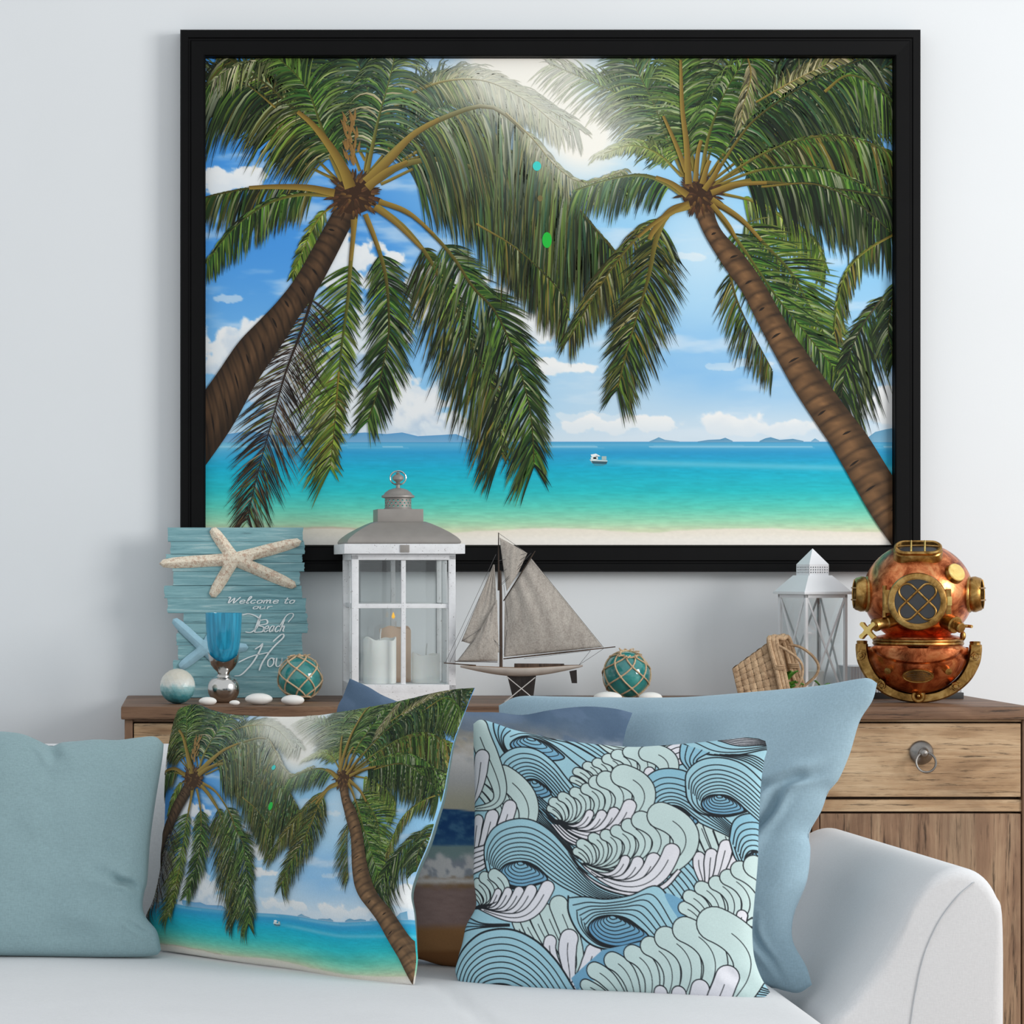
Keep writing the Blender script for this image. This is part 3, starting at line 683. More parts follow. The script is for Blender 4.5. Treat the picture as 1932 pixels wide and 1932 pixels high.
def wallpt(x, y, z=0):
    v = P(0, 0, YO); s = S(YO)
    return np.stack([CAMX + (x - VPX) * s - po.x, np.full_like(x, 0.0) + YP - z, CAMH - (y - VPY) * s - po.z], -1)
gx, gy = np.meshgrid(np.linspace(PX0, PX1, 601), np.linspace(PY0, PY1, 427))
gx = gx.ravel(); gy = gy.ravel()
def back_cols(x, y):
    c = sky_rgb(x, y); w = sun_w(x, y)[:, None]
    return c + (np.array((255, 253, 244.)) - c) * w
def grid_faces(nu, nv): 
    i, j = np.meshgrid(np.arange(nu - 1), np.arange(nv - 1)); a = (j * nu + i).ravel()
    return np.stack([a, a + nu, a + nu + 1, a + 1], 1).tolist()
ink_mesh('print_sheet', wallpt(gx, gy), grid_faces(601, 427), back_cols(gx, gy), M['print'], pic, True)
IV, IC, IZ, IF = ink_arrays()
ink_mesh('printed_palms', wallpt(IV[:, 0], IV[:, 1], 0.0002 + IZ * 2.0e-5), IF, IC, M['print'], pic)
MB().bx(-0.66, 0.66, -0.019, -0.001, -0.47, 0.47).build('backing_board', M['frame'], pic)
# ------------------------------------------------------------------ scatter cushions
class Pillow:
    """outline traced in photo pixels, standing on its own leaning plane; u right, v down, both 0..1"""
    def __init__(self, top, right, bottom, left, dBL, dBR, dTL, H, wr=0.004, seed=0, creases=()):
        self.T = resample(cr(top, 8), 200); self.R = resample(cr(right, 8), 200); self.B = resample(cr(bottom, 8), 200); self.L = resample(cr(left, 8), 200)
        a = P(*left[-1], dBL - CAMD); b = P(*bottom[-1], dBR - CAMD); c = P(*left[0], dTL - CAMD)
        self.n = (b - a).cross(c - a).normalized()
        if self.n.y > 0: self.n = -self.n
        self.a = a; self.H = H; self.wr = wr; self.seed = seed; self.creases = creases
        self.o = (a + b) / 2
    def curve(self, C, t):
        i = np.clip(t, 0, 1) * (len(C) - 1); k = np.arange(len(C))
        return np.stack([np.interp(i, k, C[:, 0]), np.interp(i, k, C[:, 1])], -1)
    def px(self, u, v):
        U = u[:, None]; V = v[:, None]
        T, B, L, R = self.curve(self.T, u), self.curve(self.B, u), self.curve(self.L, v), self.curve(self.R, v)
        c00, c10, c01, c11 = self.T[0], self.T[-1], self.B[0], self.B[-1]
        return (1 - V) * T + V * B + (1 - U) * L + U * R - ((1 - U) * (1 - V) * c00 + U * (1 - V) * c10 + (1 - U) * V * c01 + U * V * c11)
    def height(self, u, v):
        a = np.clip(1 - (2 * u - 1) ** 2, 0, 1); b = np.clip(1 - (2 * v - 1) ** 2, 0, 1)
        h = self.H * (a * b) ** 0.42
        fade = np.clip(a * b * 4, 0, 1)
        w = (fbm(u * 3.1 + self.seed, v * 3.1, 3, self.seed) - 0.5) * 2 * self.wr * 2.2 + np.sin(u * 26 + 3 * v + 4 * fbm(u * 4, v * 4, 2, self.seed + 3)) * self.wr * 0.35 * np.exp(-v * 5) + np.sin(u * 30 - 5 * v) * self.wr * 0.3 * np.exp(-(1 - v) * 7)
        for (x0, y0, x1, y1, depth, wid) in self.creases:
            dx, dy = x1 - x0, y1 - y0; L2 = dx * dx + dy * dy
            t = ((u - x0) * dx + (v - y0) * dy) / L2; tc = np.clip(t, 0, 1)
            bow = 0.03 * np.sin(tc * 9)
            d = np.hypot(u - x0 - tc * dx + bow * dy, v - y0 - tc * dy - bow * dx)
            k = np.sin(np.clip(tc, 0.02, 0.98) * math.pi) ** 0.5
            w = w - depth * np.exp(-(d / wid) ** 2) * k + 0.6 * depth * np.exp(-((d - 2.2 * wid) / wid) ** 2) * k
        return h + w * fade
    def pos(self, u, v, side=1, off=0.0):
        p = self.px(u, v)
        dx = (p[:, 0] - VPX) / FPX; dz = -(p[:, 1] - VPY) / FPX
        n = self.n; o = Vector((CAMX, -CAMD, CAMH)); k = (self.a - o).dot(n)
        D = k / (n.x * dx + n.y + n.z * dz)
        q = np.stack([CAMX + dx * D, -CAMD + D, CAMH + dz * D], -1)
        h = self.height(u, v) * side + off * side
        return q + h[:, None] * np.array(n)[None, :] - np.array(self.o)[None, :]
    def grids(self, nu, nv, side):
        s = np.linspace(0, 1, nu); t = np.linspace(0, 1, nv)
        s = s + 0.045 * np.sin(2 * math.pi * s) * -1 * 0.9; t = t + 0.045 * np.sin(2 * math.pi * t) * -1 * 0.9
        U, V = np.meshgrid(s, t); U = U.ravel(); V = V.ravel()
        f = np.array(grid_faces(nu, nv)); f = f[:, ::-1] if side < 0 else f
        return U, V, self.pos(U, V, side), f
    def build(self, name, mat, nu, nv, colfn=None, backcol=(200, 200, 200), nb=60):
        U, V, p, f = self.grids(nu, nv, 1); U2, V2, p2, f2 = self.grids(nb, nb, -1)
        co = np.concatenate([p, p2]); faces = f.tolist() + (f2 + len(p)).tolist()
        if colfn is not None:
            c = np.concatenate([colfn(U, V), np.tile(np.array(backcol, float), (len(p2), 1))])
            o = ink_mesh(name, co, faces, c, mat, None, True)
        else:
            me = bpy.data.meshes.new(name); me.from_pydata(co.tolist(), [], faces); me.polygons.foreach_set('use_smooth', [True] * len(me.polygons)); me.update()
            o = link(name, me, mat)
        o.location = self.o; return o

# ---- pale blue, behind
sky_p = Pillow([(941, 1331), (979, 1314), (1048, 1314), (1116, 1315), (1253, 1316), (1340, 1312), (1479, 1300), (1549, 1293), (1618, 1281), (1640, 1280), (1655, 1289)],
               [(1655, 1289), (1646, 1322), (1622, 1361), (1604, 1420), (1583, 1469), (1562, 1493), (1549, 1528), (1525, 1570), (1528, 1601), (1521, 1660), (1497, 1722), (1496, 1775), (1521, 1823), (1532, 1858)],
               [(955, 1822), (1150, 1842), (1350, 1858), (1451, 1863), (1479, 1869), (1507, 1873), (1532, 1858)],
               [(941, 1331), (948, 1500), (950, 1700), (955, 1822)], 4.14, 3.86, 4.25, 0.055, 0.006, 3,
               [(0.90, 0.33, 0.80, 0.60, 0.011, 0.016), (0.80, 0.36, 0.97, 0.30, 0.008, 0.018), (0.80, 0.62, 0.86, 0.95, 0.009, 0.014), (0.88, 0.78, 0.93, 0.99, 0.008, 0.013), (0.6, 0.8, 0.75, 0.97, 0.005, 0.02)])
tag(sky_p.build('cushion', M['sky_fabric'], 150, 130), 'large plain pale blue linen cushion behind the wave-patterned cushion', 'cushion', 'cushions on the sofa')
# ---- beach sunset print
beach = Pillow([(660, 1280), (695, 1296), (729, 1315), (790, 1335), (877, 1343), (937, 1344), (985, 1349), (1031, 1341), (1075, 1335), (1116, 1333), (1160, 1337), (1193, 1345)],
               [(1193, 1345), (1178, 1390), (1160, 1500), (1150, 1650), (1152, 1760), (1160, 1832)],
               [(642, 1796), (720, 1803), (788, 1809), (851, 1824), (1000, 1832), (1160, 1832)],
               [(660, 1280), (648, 1312), (634, 1355), (636, 1500), (640, 1700), (642, 1796)], 4.08, 3.95, 4.15, 0.046, 0.004, 9)
def beach_rgb(u, v):
    p = beach.px(u, v); x, y = p[:, 0], p[:, 1]
    def C(*c): return np.array(c, float)
    def lerp(a, b, t): return a + (b - a) * np.clip(t, 0, 1)[..., None]
    n = fbm(x / 60 - y / 80, y / 50, 5, 71); n2 = fbm(x / 16, y / 9, 4, 75)
    c = lerp(C(80, 100, 124)[None], C(100, 122, 146), n)
    warm = sstep(1350, 1420, y + (n - 0.5) * 60) * sstep(1180, 900, x + (n - 0.5) * 120)
    c = lerp(c, C(196, 178, 152), warm * (0.5 + n * 0.6)); c = lerp(c, C(214, 212, 212), sstep(1400, 1460, y + n2 * 30) * 0.95)
    c = lerp(c, C(222, 214, 186), sstep(1470, 1525, y) * 0.8)
    c = lerp(c, C(104, 124, 150), sstep(0.56, 0.66, n) * sstep(1460, 1400, y) * 0.6)
    sea = lerp(C(46, 88, 142)[None], C(92, 142, 180), sstep(0.35, 0.7, n2) * 0.8 + sstep(1570, 1600, y) * 0.5)
    hz = 1528 + (x - 830) * 0.09
    c = lerp(c, sea, sstep(-1, 1, y - hz))
    c = lerp(c, C(150, 176, 176), sstep(1596, 1602, y))
    fo = fbm(x / 14, y / 16, 5, 81)
    c = lerp(c, lerp(C(172, 178, 190)[None], C(238, 236, 236), sstep(0.35, 0.6, fo)), sstep(1612, 1628, y + (fo - 0.5) * 26))
    sand = lerp(C(150, 126, 122)[None], C(176, 150, 142), fbm(x / 20, y / 4, 4, 85))
    c = lerp(c, C(160, 128, 96), sstep(1655, 1662, y + (n2 - 0.5) * 20)); c = lerp(c, C(236, 230, 226), np.exp(-((y - 1664 - 8 * (n2 - 0.5)) / 7) ** 2))
    c = lerp(c, sand, sstep(1670, 1682, y + (n2 - 0.5) * 12))
    c = lerp(c, C(172, 126, 84), sstep(1742, 1760, y + (n - 0.5) * 10)); c = lerp(c, C(150, 104, 66), sstep(1790, 1800, y))
    return c
tag(beach.build('cushion', M['cloth_print'], 240, 200, beach_rgb, (90, 112, 150)), 'cushion printed with surf on a sandy beach under a blue-grey sky, between two other cushions', 'cushion', 'cushions on the sofa')
# ---- dusty teal at the end of the sofa
teal = Pillow([(-262, 1388), (-180, 1372), (-80, 1376), (0, 1380), (42, 1385), (70, 1396), (97, 1408), (118, 1401), (150, 1398), (181, 1395), (223, 1396), (264, 1391), (293, 1390), (309, 1404)],
              [(309, 1404), (306, 1434), (292, 1521), (283, 1590), (278, 1660), (272, 1684), (269, 1712), (277, 1733), (296, 1757), (304, 1792)],
              [(-270, 1790), (-150, 1800), (0, 1803), (70, 1804), (209, 1806), (289, 1803), (304, 1792)],
              [(-262, 1388), (-240, 1500), (-240, 1650), (-270, 1790)], 4.13, 4.12, 4.22, 0.06, 0.005, 5,
              [(0.87, 0.64, 0.985, 0.70, 0.010, 0.012), (0.93, 0.84, 0.985, 0.98, 0.008, 0.012), (0.60, 0.0, 0.66, 0.10, 0.006, 0.02), (0.80, 0.60, 0.93, 0.68, 0.004, 0.02)])
tag(teal.build('cushion', M['teal_fabric'], 140, 120), 'plain dusty teal linen cushion with a crumpled lower corner', 'cushion', 'cushions on the sofa')
# ---- palm print
palm = Pillow([(336, 1345), (343, 1337), (360, 1331), (376, 1330), (406, 1341), (455, 1350), (573, 1352), (653, 1343), (747, 1326), (816, 1309), (860, 1301), (896, 1298)],
              [(896, 1298), (879, 1340), (857, 1399), (848, 1441), (837, 1503), (823, 1549), (809, 1594), (786, 1649), (776, 1688), (782, 1726), (787, 1790), (788, 1816), (782, 1858)],
              [(303, 1793), (364, 1802), (469, 1819), (573, 1834), (642, 1853), (677, 1860), (730, 1860), (782, 1858)],
              [(336, 1345), (326, 1399), (320, 1455), (317, 1573), (313, 1615), (311, 1646), (296, 1700), (281, 1733), (288, 1768), (303, 1793)], 4.19, 3.84, 4.27, 0.05, 0.004, 2,
              [(0.78, 0.9, 0.9, 0.99, 0.005, 0.02), (0.02, 0.72, 0.12, 0.9, 0.004, 0.03), (0.5, 0.97, 0.9, 0.92, 0.004, 0.015)])
UX0 = 492.0
def palm_uv2pic(u, v): return UX0 + u * (PX1 - UX0), PY0 + v * (PY1 - PY0)
def palm_rgb(u, v):
    x, y = palm_uv2pic(u, v); c = back_cols(x, y); return c * 0.90 + 16
po_ = tag(palm.build('cushion', M['cloth_print'], 300, 230, palm_rgb, (110, 130, 130)), 'cushion printed with two palm trees over a turquoise beach', 'cushion', 'cushions on the sofa')
V_, C_, Z_, F_ = ink_arrays(x0=UX0)
uu = (V_[:, 0] - UX0) / (PX1 - UX0); vv = (V_[:, 1] - PY0) / (PY1 - PY0)
ink_mesh('printed_palms', palm.pos(uu, vv, 1, 0.00045) + Z_[:, None] * 2.6e-5 * np.array(palm.n)[None, :], F_, C_ * 0.86 + 26, M['cloth_ink'], po_)

# ---- wave line-art print, drawn on a fine colour grid
class Raster:
    def __init__(self, w, h, k): self.k = k; self.a = np.zeros((int(h * k), int(w * k), 3), np.float32)
    def fill(self, poly, col):
        p = np.array(poly, float) * self.k; H, W, _ = self.a.shape
        y0, y1 = max(0, int(p[:, 1].min())), min(H - 1, int(p[:, 1].max()) + 1)
        q = np.roll(p, -1, 0)
        for y in range(y0, y1 + 1):
            yc = y + 0.5
            m = (p[:, 1] <= yc) != (q[:, 1] <= yc)
            if not m.any(): continue
            xs = np.sort(p[m, 0] + (yc - p[m, 1]) / (q[m, 1] - p[m, 1]) * (q[m, 0] - p[m, 0]))
            for a, b in zip(xs[::2], xs[1::2]):
                i, j = max(0, int(round(a))), min(W, int(round(b)))
                if j > i: self.a[y, i:j] = col
    def line(self, pts, w, col=(48, 52, 56)):
        p = np.array(pts, float) * self.k; r = w * self.k / 2; H, W, _ = self.a.shape
        ws = np.full(len(p), r) if np.isscalar(r) else r
        for i in range(len(p) - 1):
            a, b = p[i], p[i + 1]; rr = ws[i] + 1
            x0, x1 = max(0, int(min(a[0], b[0]) - rr)), min(W, int(max(a[0], b[0]) + rr) + 2)
            y0, y1 = max(0, int(min(a[1], b[1]) - rr)), min(H, int(max(a[1], b[1]) + rr) + 2)
            if x0 >= x1 or y0 >= y1: continue
            X, Y = np.meshgrid(np.arange(x0, x1) + 0.5, np.arange(y0, y1) + 0.5)
            d = b - a; L2 = d @ d + 1e-9; t = np.clip(((X - a[0]) * d[0] + (Y - a[1]) * d[1]) / L2, 0, 1)
            ds = np.hypot(X - a[0] - t * d[0], Y - a[1] - t * d[1])
            al = np.clip(ws[i] + 0.5 - ds, 0, 1)[..., None]
            s = self.a[y0:y1, x0:x1]; s[:] = s * (1 - al) + np.array(col, np.float32) * al
RS = Raster(1932, 1787, 0.66)                          # drawn on a 1932 x 1787 sheet = photo 840..1480 x 1340..1932
MINT, WHITE, BL1, BL2, BL3, BL4, INKC = (206, 228, 226), (236, 236, 243), (168, 212, 226), (150, 200, 220), (122, 174, 205), (108, 162, 198), (46, 50, 54)
LW = 6.2
def ribbon(A, B, n, col, lw=LW, edge=7.5, bias=1.0, col2=None):
    A = resample(cr(A, 8), 60); B = resample(cr(B, 8), 60)
    if col2 is None: RS.fill(np.r_[A, B[::-1]], col)
    else:
        for i in range(n):
            s0, s1 = (i / n) ** bias, ((i + 1) / n) ** bias; t = i / max(1, n - 1)
            RS.fill(np.r_[A + (B - A) * s0, (A + (B - A) * s1)[::-1]], tuple(col[k] * (1 - t) + col2[k] * t for k in range(3)))
    for i in range(n + 1):
        s = (i / n) ** bias; RS.line(A + (B - A) * s, edge if i in (0, n) else lw, INKC)
def lobe(F, aF, T, aT, w, col, k1=0.5, k2=0.55, rib=True, lw=LW):
    F = np.array(F, float); T = np.array(T, float); L = np.linalg.norm(T - F)
    dF = np.array((math.cos(math.radians(aF)), math.sin(math.radians(aF)))); dT = np.array((math.cos(math.radians(aT)), math.sin(math.radians(aT))))
    P1 = F + dF * L * k1; P2 = T - dT * L * k2
    t = np.linspace(0, 1, 44)[:, None]
    c = (1 - t) ** 3 * F + 3 * (1 - t) ** 2 * t * P1 + 3 * (1 - t) * t * t * P2 + t ** 3 * T
    tg = np.gradient(c, axis=0); tg /= np.linalg.norm(tg, axis=1, keepdims=True) + 1e-9; nm = np.stack([tg[:, 1], -tg[:, 0]], 1)
    ww = w * np.clip(t[:, 0] * 1.25, 0, 1) ** 0.75; ww = ww[:, None]
    Lf = c + nm * ww; Rt = c - nm * ww
    base = math.atan2(nm[-1][1], nm[-1][0])
    cap = []
    sgn = 1 if (dT[0] * -math.sin(base + 0.1) + 0) else 1
    for a in np.linspace(0, math.pi, 12):
        cap.append(c[-1] + nm[-1] * w * math.cos(a) + tg[-1] * w * math.sin(a))
    poly = np.r_[Lf, np.array(cap), Rt[::-1]]
    RS.fill(poly, col); RS.line(poly, lw, INKC)
    if rib: RS.line(c[4:-3], lw * 0.75, INKC)
def eye(pts, col, n, lw=LW):
    """shaded hollow of a breaking wave: nested arcs"""
    p = resample(cr(pts, 10, True) + [pts[0]], 90); RS.fill(p, col)
    c = p.mean(0); top = p[np.argmin(p[:, 1])]
    for i in range(n - 1, 0, -1):
        s = i / n; q = p * s + np.array((c[0] * 0.4 + top[0] * 0.6, top[1] + 2)) * (1 - s)
        RS.fill(q, tuple(col[k] + (BL2[k] - col[k]) * (1 - s) for k in range(3))); RS.line(np.r_[q, q[:1]], lw * 0.85, INKC)
    RS.line(np.r_[p, p[:1]], 9, INKC)
RS.fill([(0, 0), (1932, 0), (1932, 1787), (0, 1787)], BL1)
# backdrop of diagonal blue bands
for (a, b, n) in (([(250, 60), (600, 160), (900, 330), (1100, 520)], [(560, 40), (900, 150), (1050, 260), (1200, 420)], 7), ([(480, 500), (560, 640), (700, 800), (900, 980)], [(520, 480), (680, 620), (820, 740), (980, 840)], 9),
                  ([(1250, 1020), (1330, 1120), (1400, 1240)], [(1420, 820), (1520, 930), (1560, 1040)], 9), ([(1640, 1500), (1750, 1560), (1860, 1600)], [(1600, 1700), (1760, 1690), (1870, 1660)], 7)):
    ribbon(a, b, n, BL1)
# top edge: white and mint pieces
ribbon([(900, 190), (1100, 215), (1300, 200)], [(860, 190), (960, 270), (1100, 330)], 3, MINT)
ribbon([(1230, 260), (1300, 200), (1345, 190)], [(1290, 360), (1380, 330), (1420, 310)], 4, WHITE)
ribbon([(1100, 205), (1200, 235), (1280, 200)], [(1090, 200), (1200, 205), (1280, 195)], 2, BL3, edge=10)
ribbon([(1350, 190), (1500, 270), (1680, 270), (1850, 220)], [(1560, 180), (1680, 215), (1800, 205), (1850, 190)], 3, BL1)
ribbon([(1560, 180), (1680, 215), (1850, 200)], [(1600, 150), (1700, 160), (1840, 170)], 5, WHITE)
ribbon([(1350, 200), (1360, 300), (1400, 360)], [(1520, 260), (1460, 300), (1450, 330)], 4, BL2)
ribbon([(1520, 270), (1700, 300), (1820, 360)], [(1640, 270), (1760, 270), (1830, 300)], 4, BL1)
# W3 top left roll
ribbon([(270, 40), (300, 150), (360, 260), (430, 330)], [(400, 105), (350, 170), (370, 240), (420, 270)], 3, BL2)
ribbon([(395, 230), (430, 170), (520, 160), (640, 220), (760, 320), (860, 400)], [(380, 100), (480, 120), (600, 170), (720, 200), (860, 280), (960, 350)], 2, BL1)
eye([(392, 215), (430, 172), (500, 168), (600, 205), (690, 275), (700, 300), (640, 312), (540, 300), (440, 260)], BL3, 6)
# fan A
RS.fill([(820, 500), (770, 400), (838, 345), (950, 300), (1075, 248), (1200, 280), (1230, 380), (1050, 480)], MINT)
for T_, w in (((762, 425), 18), ((782, 378), 22), ((838, 345), 24), ((893, 325), 26), ((950, 300), 30), ((1000, 272), 32), ((1075, 248), 44), ((1180, 255), 56)):
    lobe((830, 500), 25, T_, -165, w * 1.1, MINT, 0.75, 0.75)
lobe((880, 520), 5, (1190, 380), -80, 30, WHITE, rib=False)
# W2
ribbon([(318, 345), (345, 280), (430, 232), (540, 245), (640, 315), (720, 410), (810, 520)], [(480, 430), (520, 420), (560, 428), (600, 460), (640, 510), (690, 570), (740, 630)], 8, BL1, bias=0.8, col2=BL2)
eye([(486, 440), (540, 426), (590, 450), (640, 505), (600, 528), (540, 530), (500, 500)], BL3, 5)
ribbon([(500, 520), (560, 600), (660, 700), (760, 800)], [(570, 520), (660, 600), (720, 660), (800, 760)], 6, BL2)
ribbon([(490, 540), (500, 640), (600, 720), (720, 820)], [(520, 520), (600, 640), (720, 760), (800, 880)], 8, BL1)
# fan D (left) and fan E (top left)
for T_, aT, w in (((150, 420), -120, 30), ((190, 400), -120, 40), ((250, 380), -120, 50), ((355, 400), -125, 66)):
    lobe((60, 800), 15, T_, -150, w, MINT, 0.85, 0.75)
for T_, w in (((205, 645), 36), ((295, 625), 40), ((400, 578), 42)):
    lobe((60, 900), -5, T_, -75, w, WHITE, 0.5, 0.45)
lobe((90, 560), 10, (190, 110), -110, 62, MINT, 0.95, 0.6); lobe((60, 560), 0, (225, 285), -80, 48, WHITE, 0.5, 0.4)
ribbon([(150, 800), (230, 790), (270, 780)], [(150, 950), (230, 930), (280, 900)], 5, WHITE)
# W5, J fan, W4, W6
for T_, w in (((1420, 640), 30), ((1470, 650), 34), ((1530, 660), 40), ((1600, 690), 50)):
    lobe((1380, 1100), 10, T_, -110, w, MINT, 0.8, 0.6)
for T_, w in (((1478, 868), 32), ((1545, 850), 34), ((1625, 800), 38), ((1700, 820), 34)):
    lobe((1470, 1060), -10, T_, -75, w, WHITE, 0.4, 0.4)
ribbon([(1130, 520), (1160, 430), (1230, 370), (1330, 360), (1430, 400), (1540, 560), (1640, 660), (1780, 760)], [(1270, 600), (1300, 575), (1350, 575), (1400, 600), (1470, 665), (1540, 700), (1640, 745), (1780, 830)], 8, BL2, bias=0.75, col2=BL1)
ribbon([(1130, 520), (1170, 600), (1190, 640)], [(1270, 590), (1240, 620), (1230, 640)], 3, BL2)
eye([(1250, 600), (1300, 575), (1370, 585), (1430, 630), (1470, 665), (1430, 690), (1350, 690), (1280, 650)], BL3, 6)
ribbon([(1640, 760), (1660, 660), (1720, 610), (1840, 590)], [(1720, 880), (1730, 840), (1760, 810), (1840, 800)], 6, BL2, bias=0.8, col2=BL1)
ribbon([(1640, 760), (1670, 860), (1720, 920)], [(1720, 880), (1735, 900), (1750, 920)], 3, BL1)
eye([(1728, 890), (1740, 840), (1800, 805), (1850, 860), (1800, 910)], BL3, 4)
ribbon([(1395, 470), (1400, 380), (1470, 310), (1580, 290), (1700, 320), (1800, 400), (1900, 520)], [(1490, 570), (1510, 530), (1560, 510), (1630, 512), (1700, 560), (1760, 610), (1850, 680)], 9, BL1, bias=0.75, col2=BL1)
ribbon([(1395, 460), (1410, 540), (1470, 610), (1560, 632), (1650, 625), (1735, 592)], [(1490, 560), (1500, 590), (1530, 612), (1580, 622), (1650, 615), (1730, 588)], 3, BL1, edge=9)
eye([(1486, 562), (1520, 518), (1580, 508), (1650, 520), (1720, 585), (1660, 614), (1590, 622), (1520, 608)], BL3, 7)
# fan B
RS.fill([(670, 660), (660, 560), (775, 500), (890, 440), (1040, 400), (1130, 480), (1140, 600), (1000, 680), (820, 700)], MINT)
for T_, w in (((640, 592), 22), ((655, 555), 26), ((705, 525), 26), ((775, 500), 28), ((840, 480), 30), ((890, 440), 36), ((945, 425), 46), ((1040, 400), 60)):
    lobe((680, 660), 35, T_, -162, w * 1.1, MINT, 0.82, 0.80)
for T_, w in (((862, 625), 24), ((930, 632), 30), ((1000, 620), 34), ((1085, 580), 40)):
    lobe((665, 655), 40, T_, -72, w, WHITE, 0.6, 0.45)
RS.fill(cr([(590, 590), (660, 650), (760, 700), (850, 700), (740, 715), (650, 670)], 6, True), INKC)
ribbon([(640, 680), (720, 770), (820, 820)], [(700, 690), (760, 740), (840, 780)], 3, WHITE)
# W1 centre roll
ribbon([(250, 880), (252, 780), (310, 690), (420, 648), (530, 655), (640, 720), (740, 830), (820, 940), (920, 1040), (1080, 1090), (1240, 1080)],
       [(340, 960), (360, 920), (420, 893), (490, 893), (560, 918), (630, 980), (700, 1030), (780, 1072), (880, 1118), (1000, 1145), (1160, 1150)], 9, BL1, bias=0.8, col2=BL1)
ribbon([(250, 860), (270, 940), (330, 1005), (420, 1042), (520, 1035), (630, 1000)], [(340, 955), (350, 985), (390, 1015), (450, 1034), (530, 1026), (625, 998)], 3, BL1, edge=9)
eye([(340, 958), (375, 908), (440, 890), (510, 895), (570, 930), (625, 992), (560, 1018), (470, 1034), (390, 1012)], BL3, 7)
# fan C
RS.fill([(820, 900), (820, 800), (955, 745), (1080, 690), (1262, 640), (1370, 740), (1370, 900), (1200, 1030), (980, 1020)], MINT)
for T_, w in (((792, 838), 22), ((818, 795), 27), ((885, 762), 28), ((955, 745), 30), ((1015, 722), 32), ((1080, 690), 36), ((1150, 660), 48), ((1262, 632), 70)):
    lobe((830, 905), 35, T_, -160, w * 1.1, MINT, 0.82, 0.80)
for T_, w in (((1068, 890), 28), ((1138, 902), 34), ((1226, 888), 42), ((1326, 840), 48)):
    lobe((810, 900), 42, T_, -72, w, WHITE, 0.62, 0.48)
RS.fill(cr([(740, 840), (800, 910), (900, 985), (1010, 990), (880, 975), (800, 930)], 6, True), INKC)
ribbon([(800, 930), (880, 1010), (1000, 1070), (1140, 1092), (1290, 1050), (1380, 950)], [(800, 925), (890, 1000), (1000, 1052), (1140, 1072), (1270, 1030), (1360, 940)], 1, WHITE)
# fan G, fan F, W7, W8
for T_, w in (((440, 1230), 24), ((490, 1220), 28), ((550, 1200), 32), ((615, 1170), 40), ((690, 1140), 54)):
    lobe((480, 1640), -10, T_, -110, w, MINT, 0.8, 0.5)
for T_, w in (((635, 1340), 36), ((745, 1325), 52), ((880, 1400), 46)):
    lobe((680, 1640), -40, T_, -70, w, WHITE, 0.4, 0.4)
ribbon([(130, 1180), (240, 1230), (400, 1240)], [(100, 1270), (220, 1255), (400, 1250)], 3, BL2)
for T_, w in (((165, 1040), 22), ((200, 1000), 30), ((250, 970), 34), ((310, 960), 36)):
    lobe((180, 1130), 10, T_, -150, w, MINT, 0.9, 0.7)
for T_, w in (((335, 1060), 22), ((395, 1060), 26), ((460, 1060), 30), ((530, 1055), 34), ((625, 1040), 40)):
    lobe((180, 1125), 25, T_, -65, w, WHITE, 0.6, 0.5)
RS.fill(cr([(160, 1120), (230, 1130), (330, 1110), (240, 1145), (170, 1140)], 5, True), INKC)
ribbon([(745, 1090), (745, 1180), (790, 1280), (870, 1360), (980, 1388), (1100, 1370), (1205, 1322)], [(860, 1260), (870, 1300), (900, 1340), (960, 1368), (1030, 1372), (1110, 1358), (1200, 1318)], 5, BL1, bias=0.55, edge=10)
ribbon([(745, 1100), (840, 1095), (960, 1110), (1100, 1090), (1260, 1040), (1380, 1240)], [(855, 1270), (900, 1215), (980, 1200), (1070, 1215), (1140, 1260), (1210, 1325)], 6, BL1, bias=0.8)
eye([(855, 1275), (890, 1222), (970, 1200), (1060, 1212), (1130, 1255), (1195, 1318), (1110, 1352), (1010, 1370), (910, 1340)], BL4, 8)
RS.fill([(930, 1390), (1180, 1340), (1240, 1360), (1000, 1480), (760, 1600), (740, 1540)], BL3)
ribbon([(20, 1560), (90, 1400), (200, 1300), (320, 1266), (440, 1278), (560, 1340), (650, 1430), (710, 1520), (760, 1620)], [(200, 1620), (230, 1580), (270, 1568), (320, 1565), (370, 1572), (410, 1590), (450, 1610), (480, 1640), (500, 1680)], 9, BL1, bias=0.85, edge=11, col2=BL1)
# fan I, fan H
RS.fill(cr([(1290, 1080), (1400, 1120), (1460, 1210), (1380, 1230)], 6, True), BL3)
RS.fill([(1450, 1240), (1425, 1100), (1570, 1020), (1700, 940), (1780, 1000), (1760, 1200), (1500, 1300)], MINT)
for T_, w in (((1400, 1155), 34), ((1425, 1090), 34), ((1490, 1040), 36), ((1570, 1010), 38), ((1635, 975), 42), ((1700, 930), 48), ((1780, 900), 60)):
    lobe((1455, 1245), 30, T_, -160, w * 1.1, MINT, 0.82, 0.78)
lobe((1640, 1300), -20, (1706, 1180), -78, 28, WHITE)
RS.fill([(860, 1600), (880, 1500), (1100, 1410), (1290, 1322), (1560, 1240), (1700, 1400), (1690, 1680), (900, 1680)], MINT)
for T_, w in (((820, 1578), 30), ((880, 1500), 42), ((985, 1448), 44), ((1100, 1410), 44), ((1200, 1368), 48), ((1290, 1322), 56), ((1400, 1275), 64), ((1560, 1240), 88)):
    lobe((940, 1690), 35, T_, -158, w * 1.12, MINT, 0.80, 0.72)
for T_, w in (((1242, 1618), 38), ((1345, 1625), 42), ((1470, 1600), 52), ((1625, 1530), 64)):
    lobe((1140, 1900), -20, T_, -70, w, WHITE, 0.5, 0.4)
RS.a = np.clip(RS.a, 0, 255)

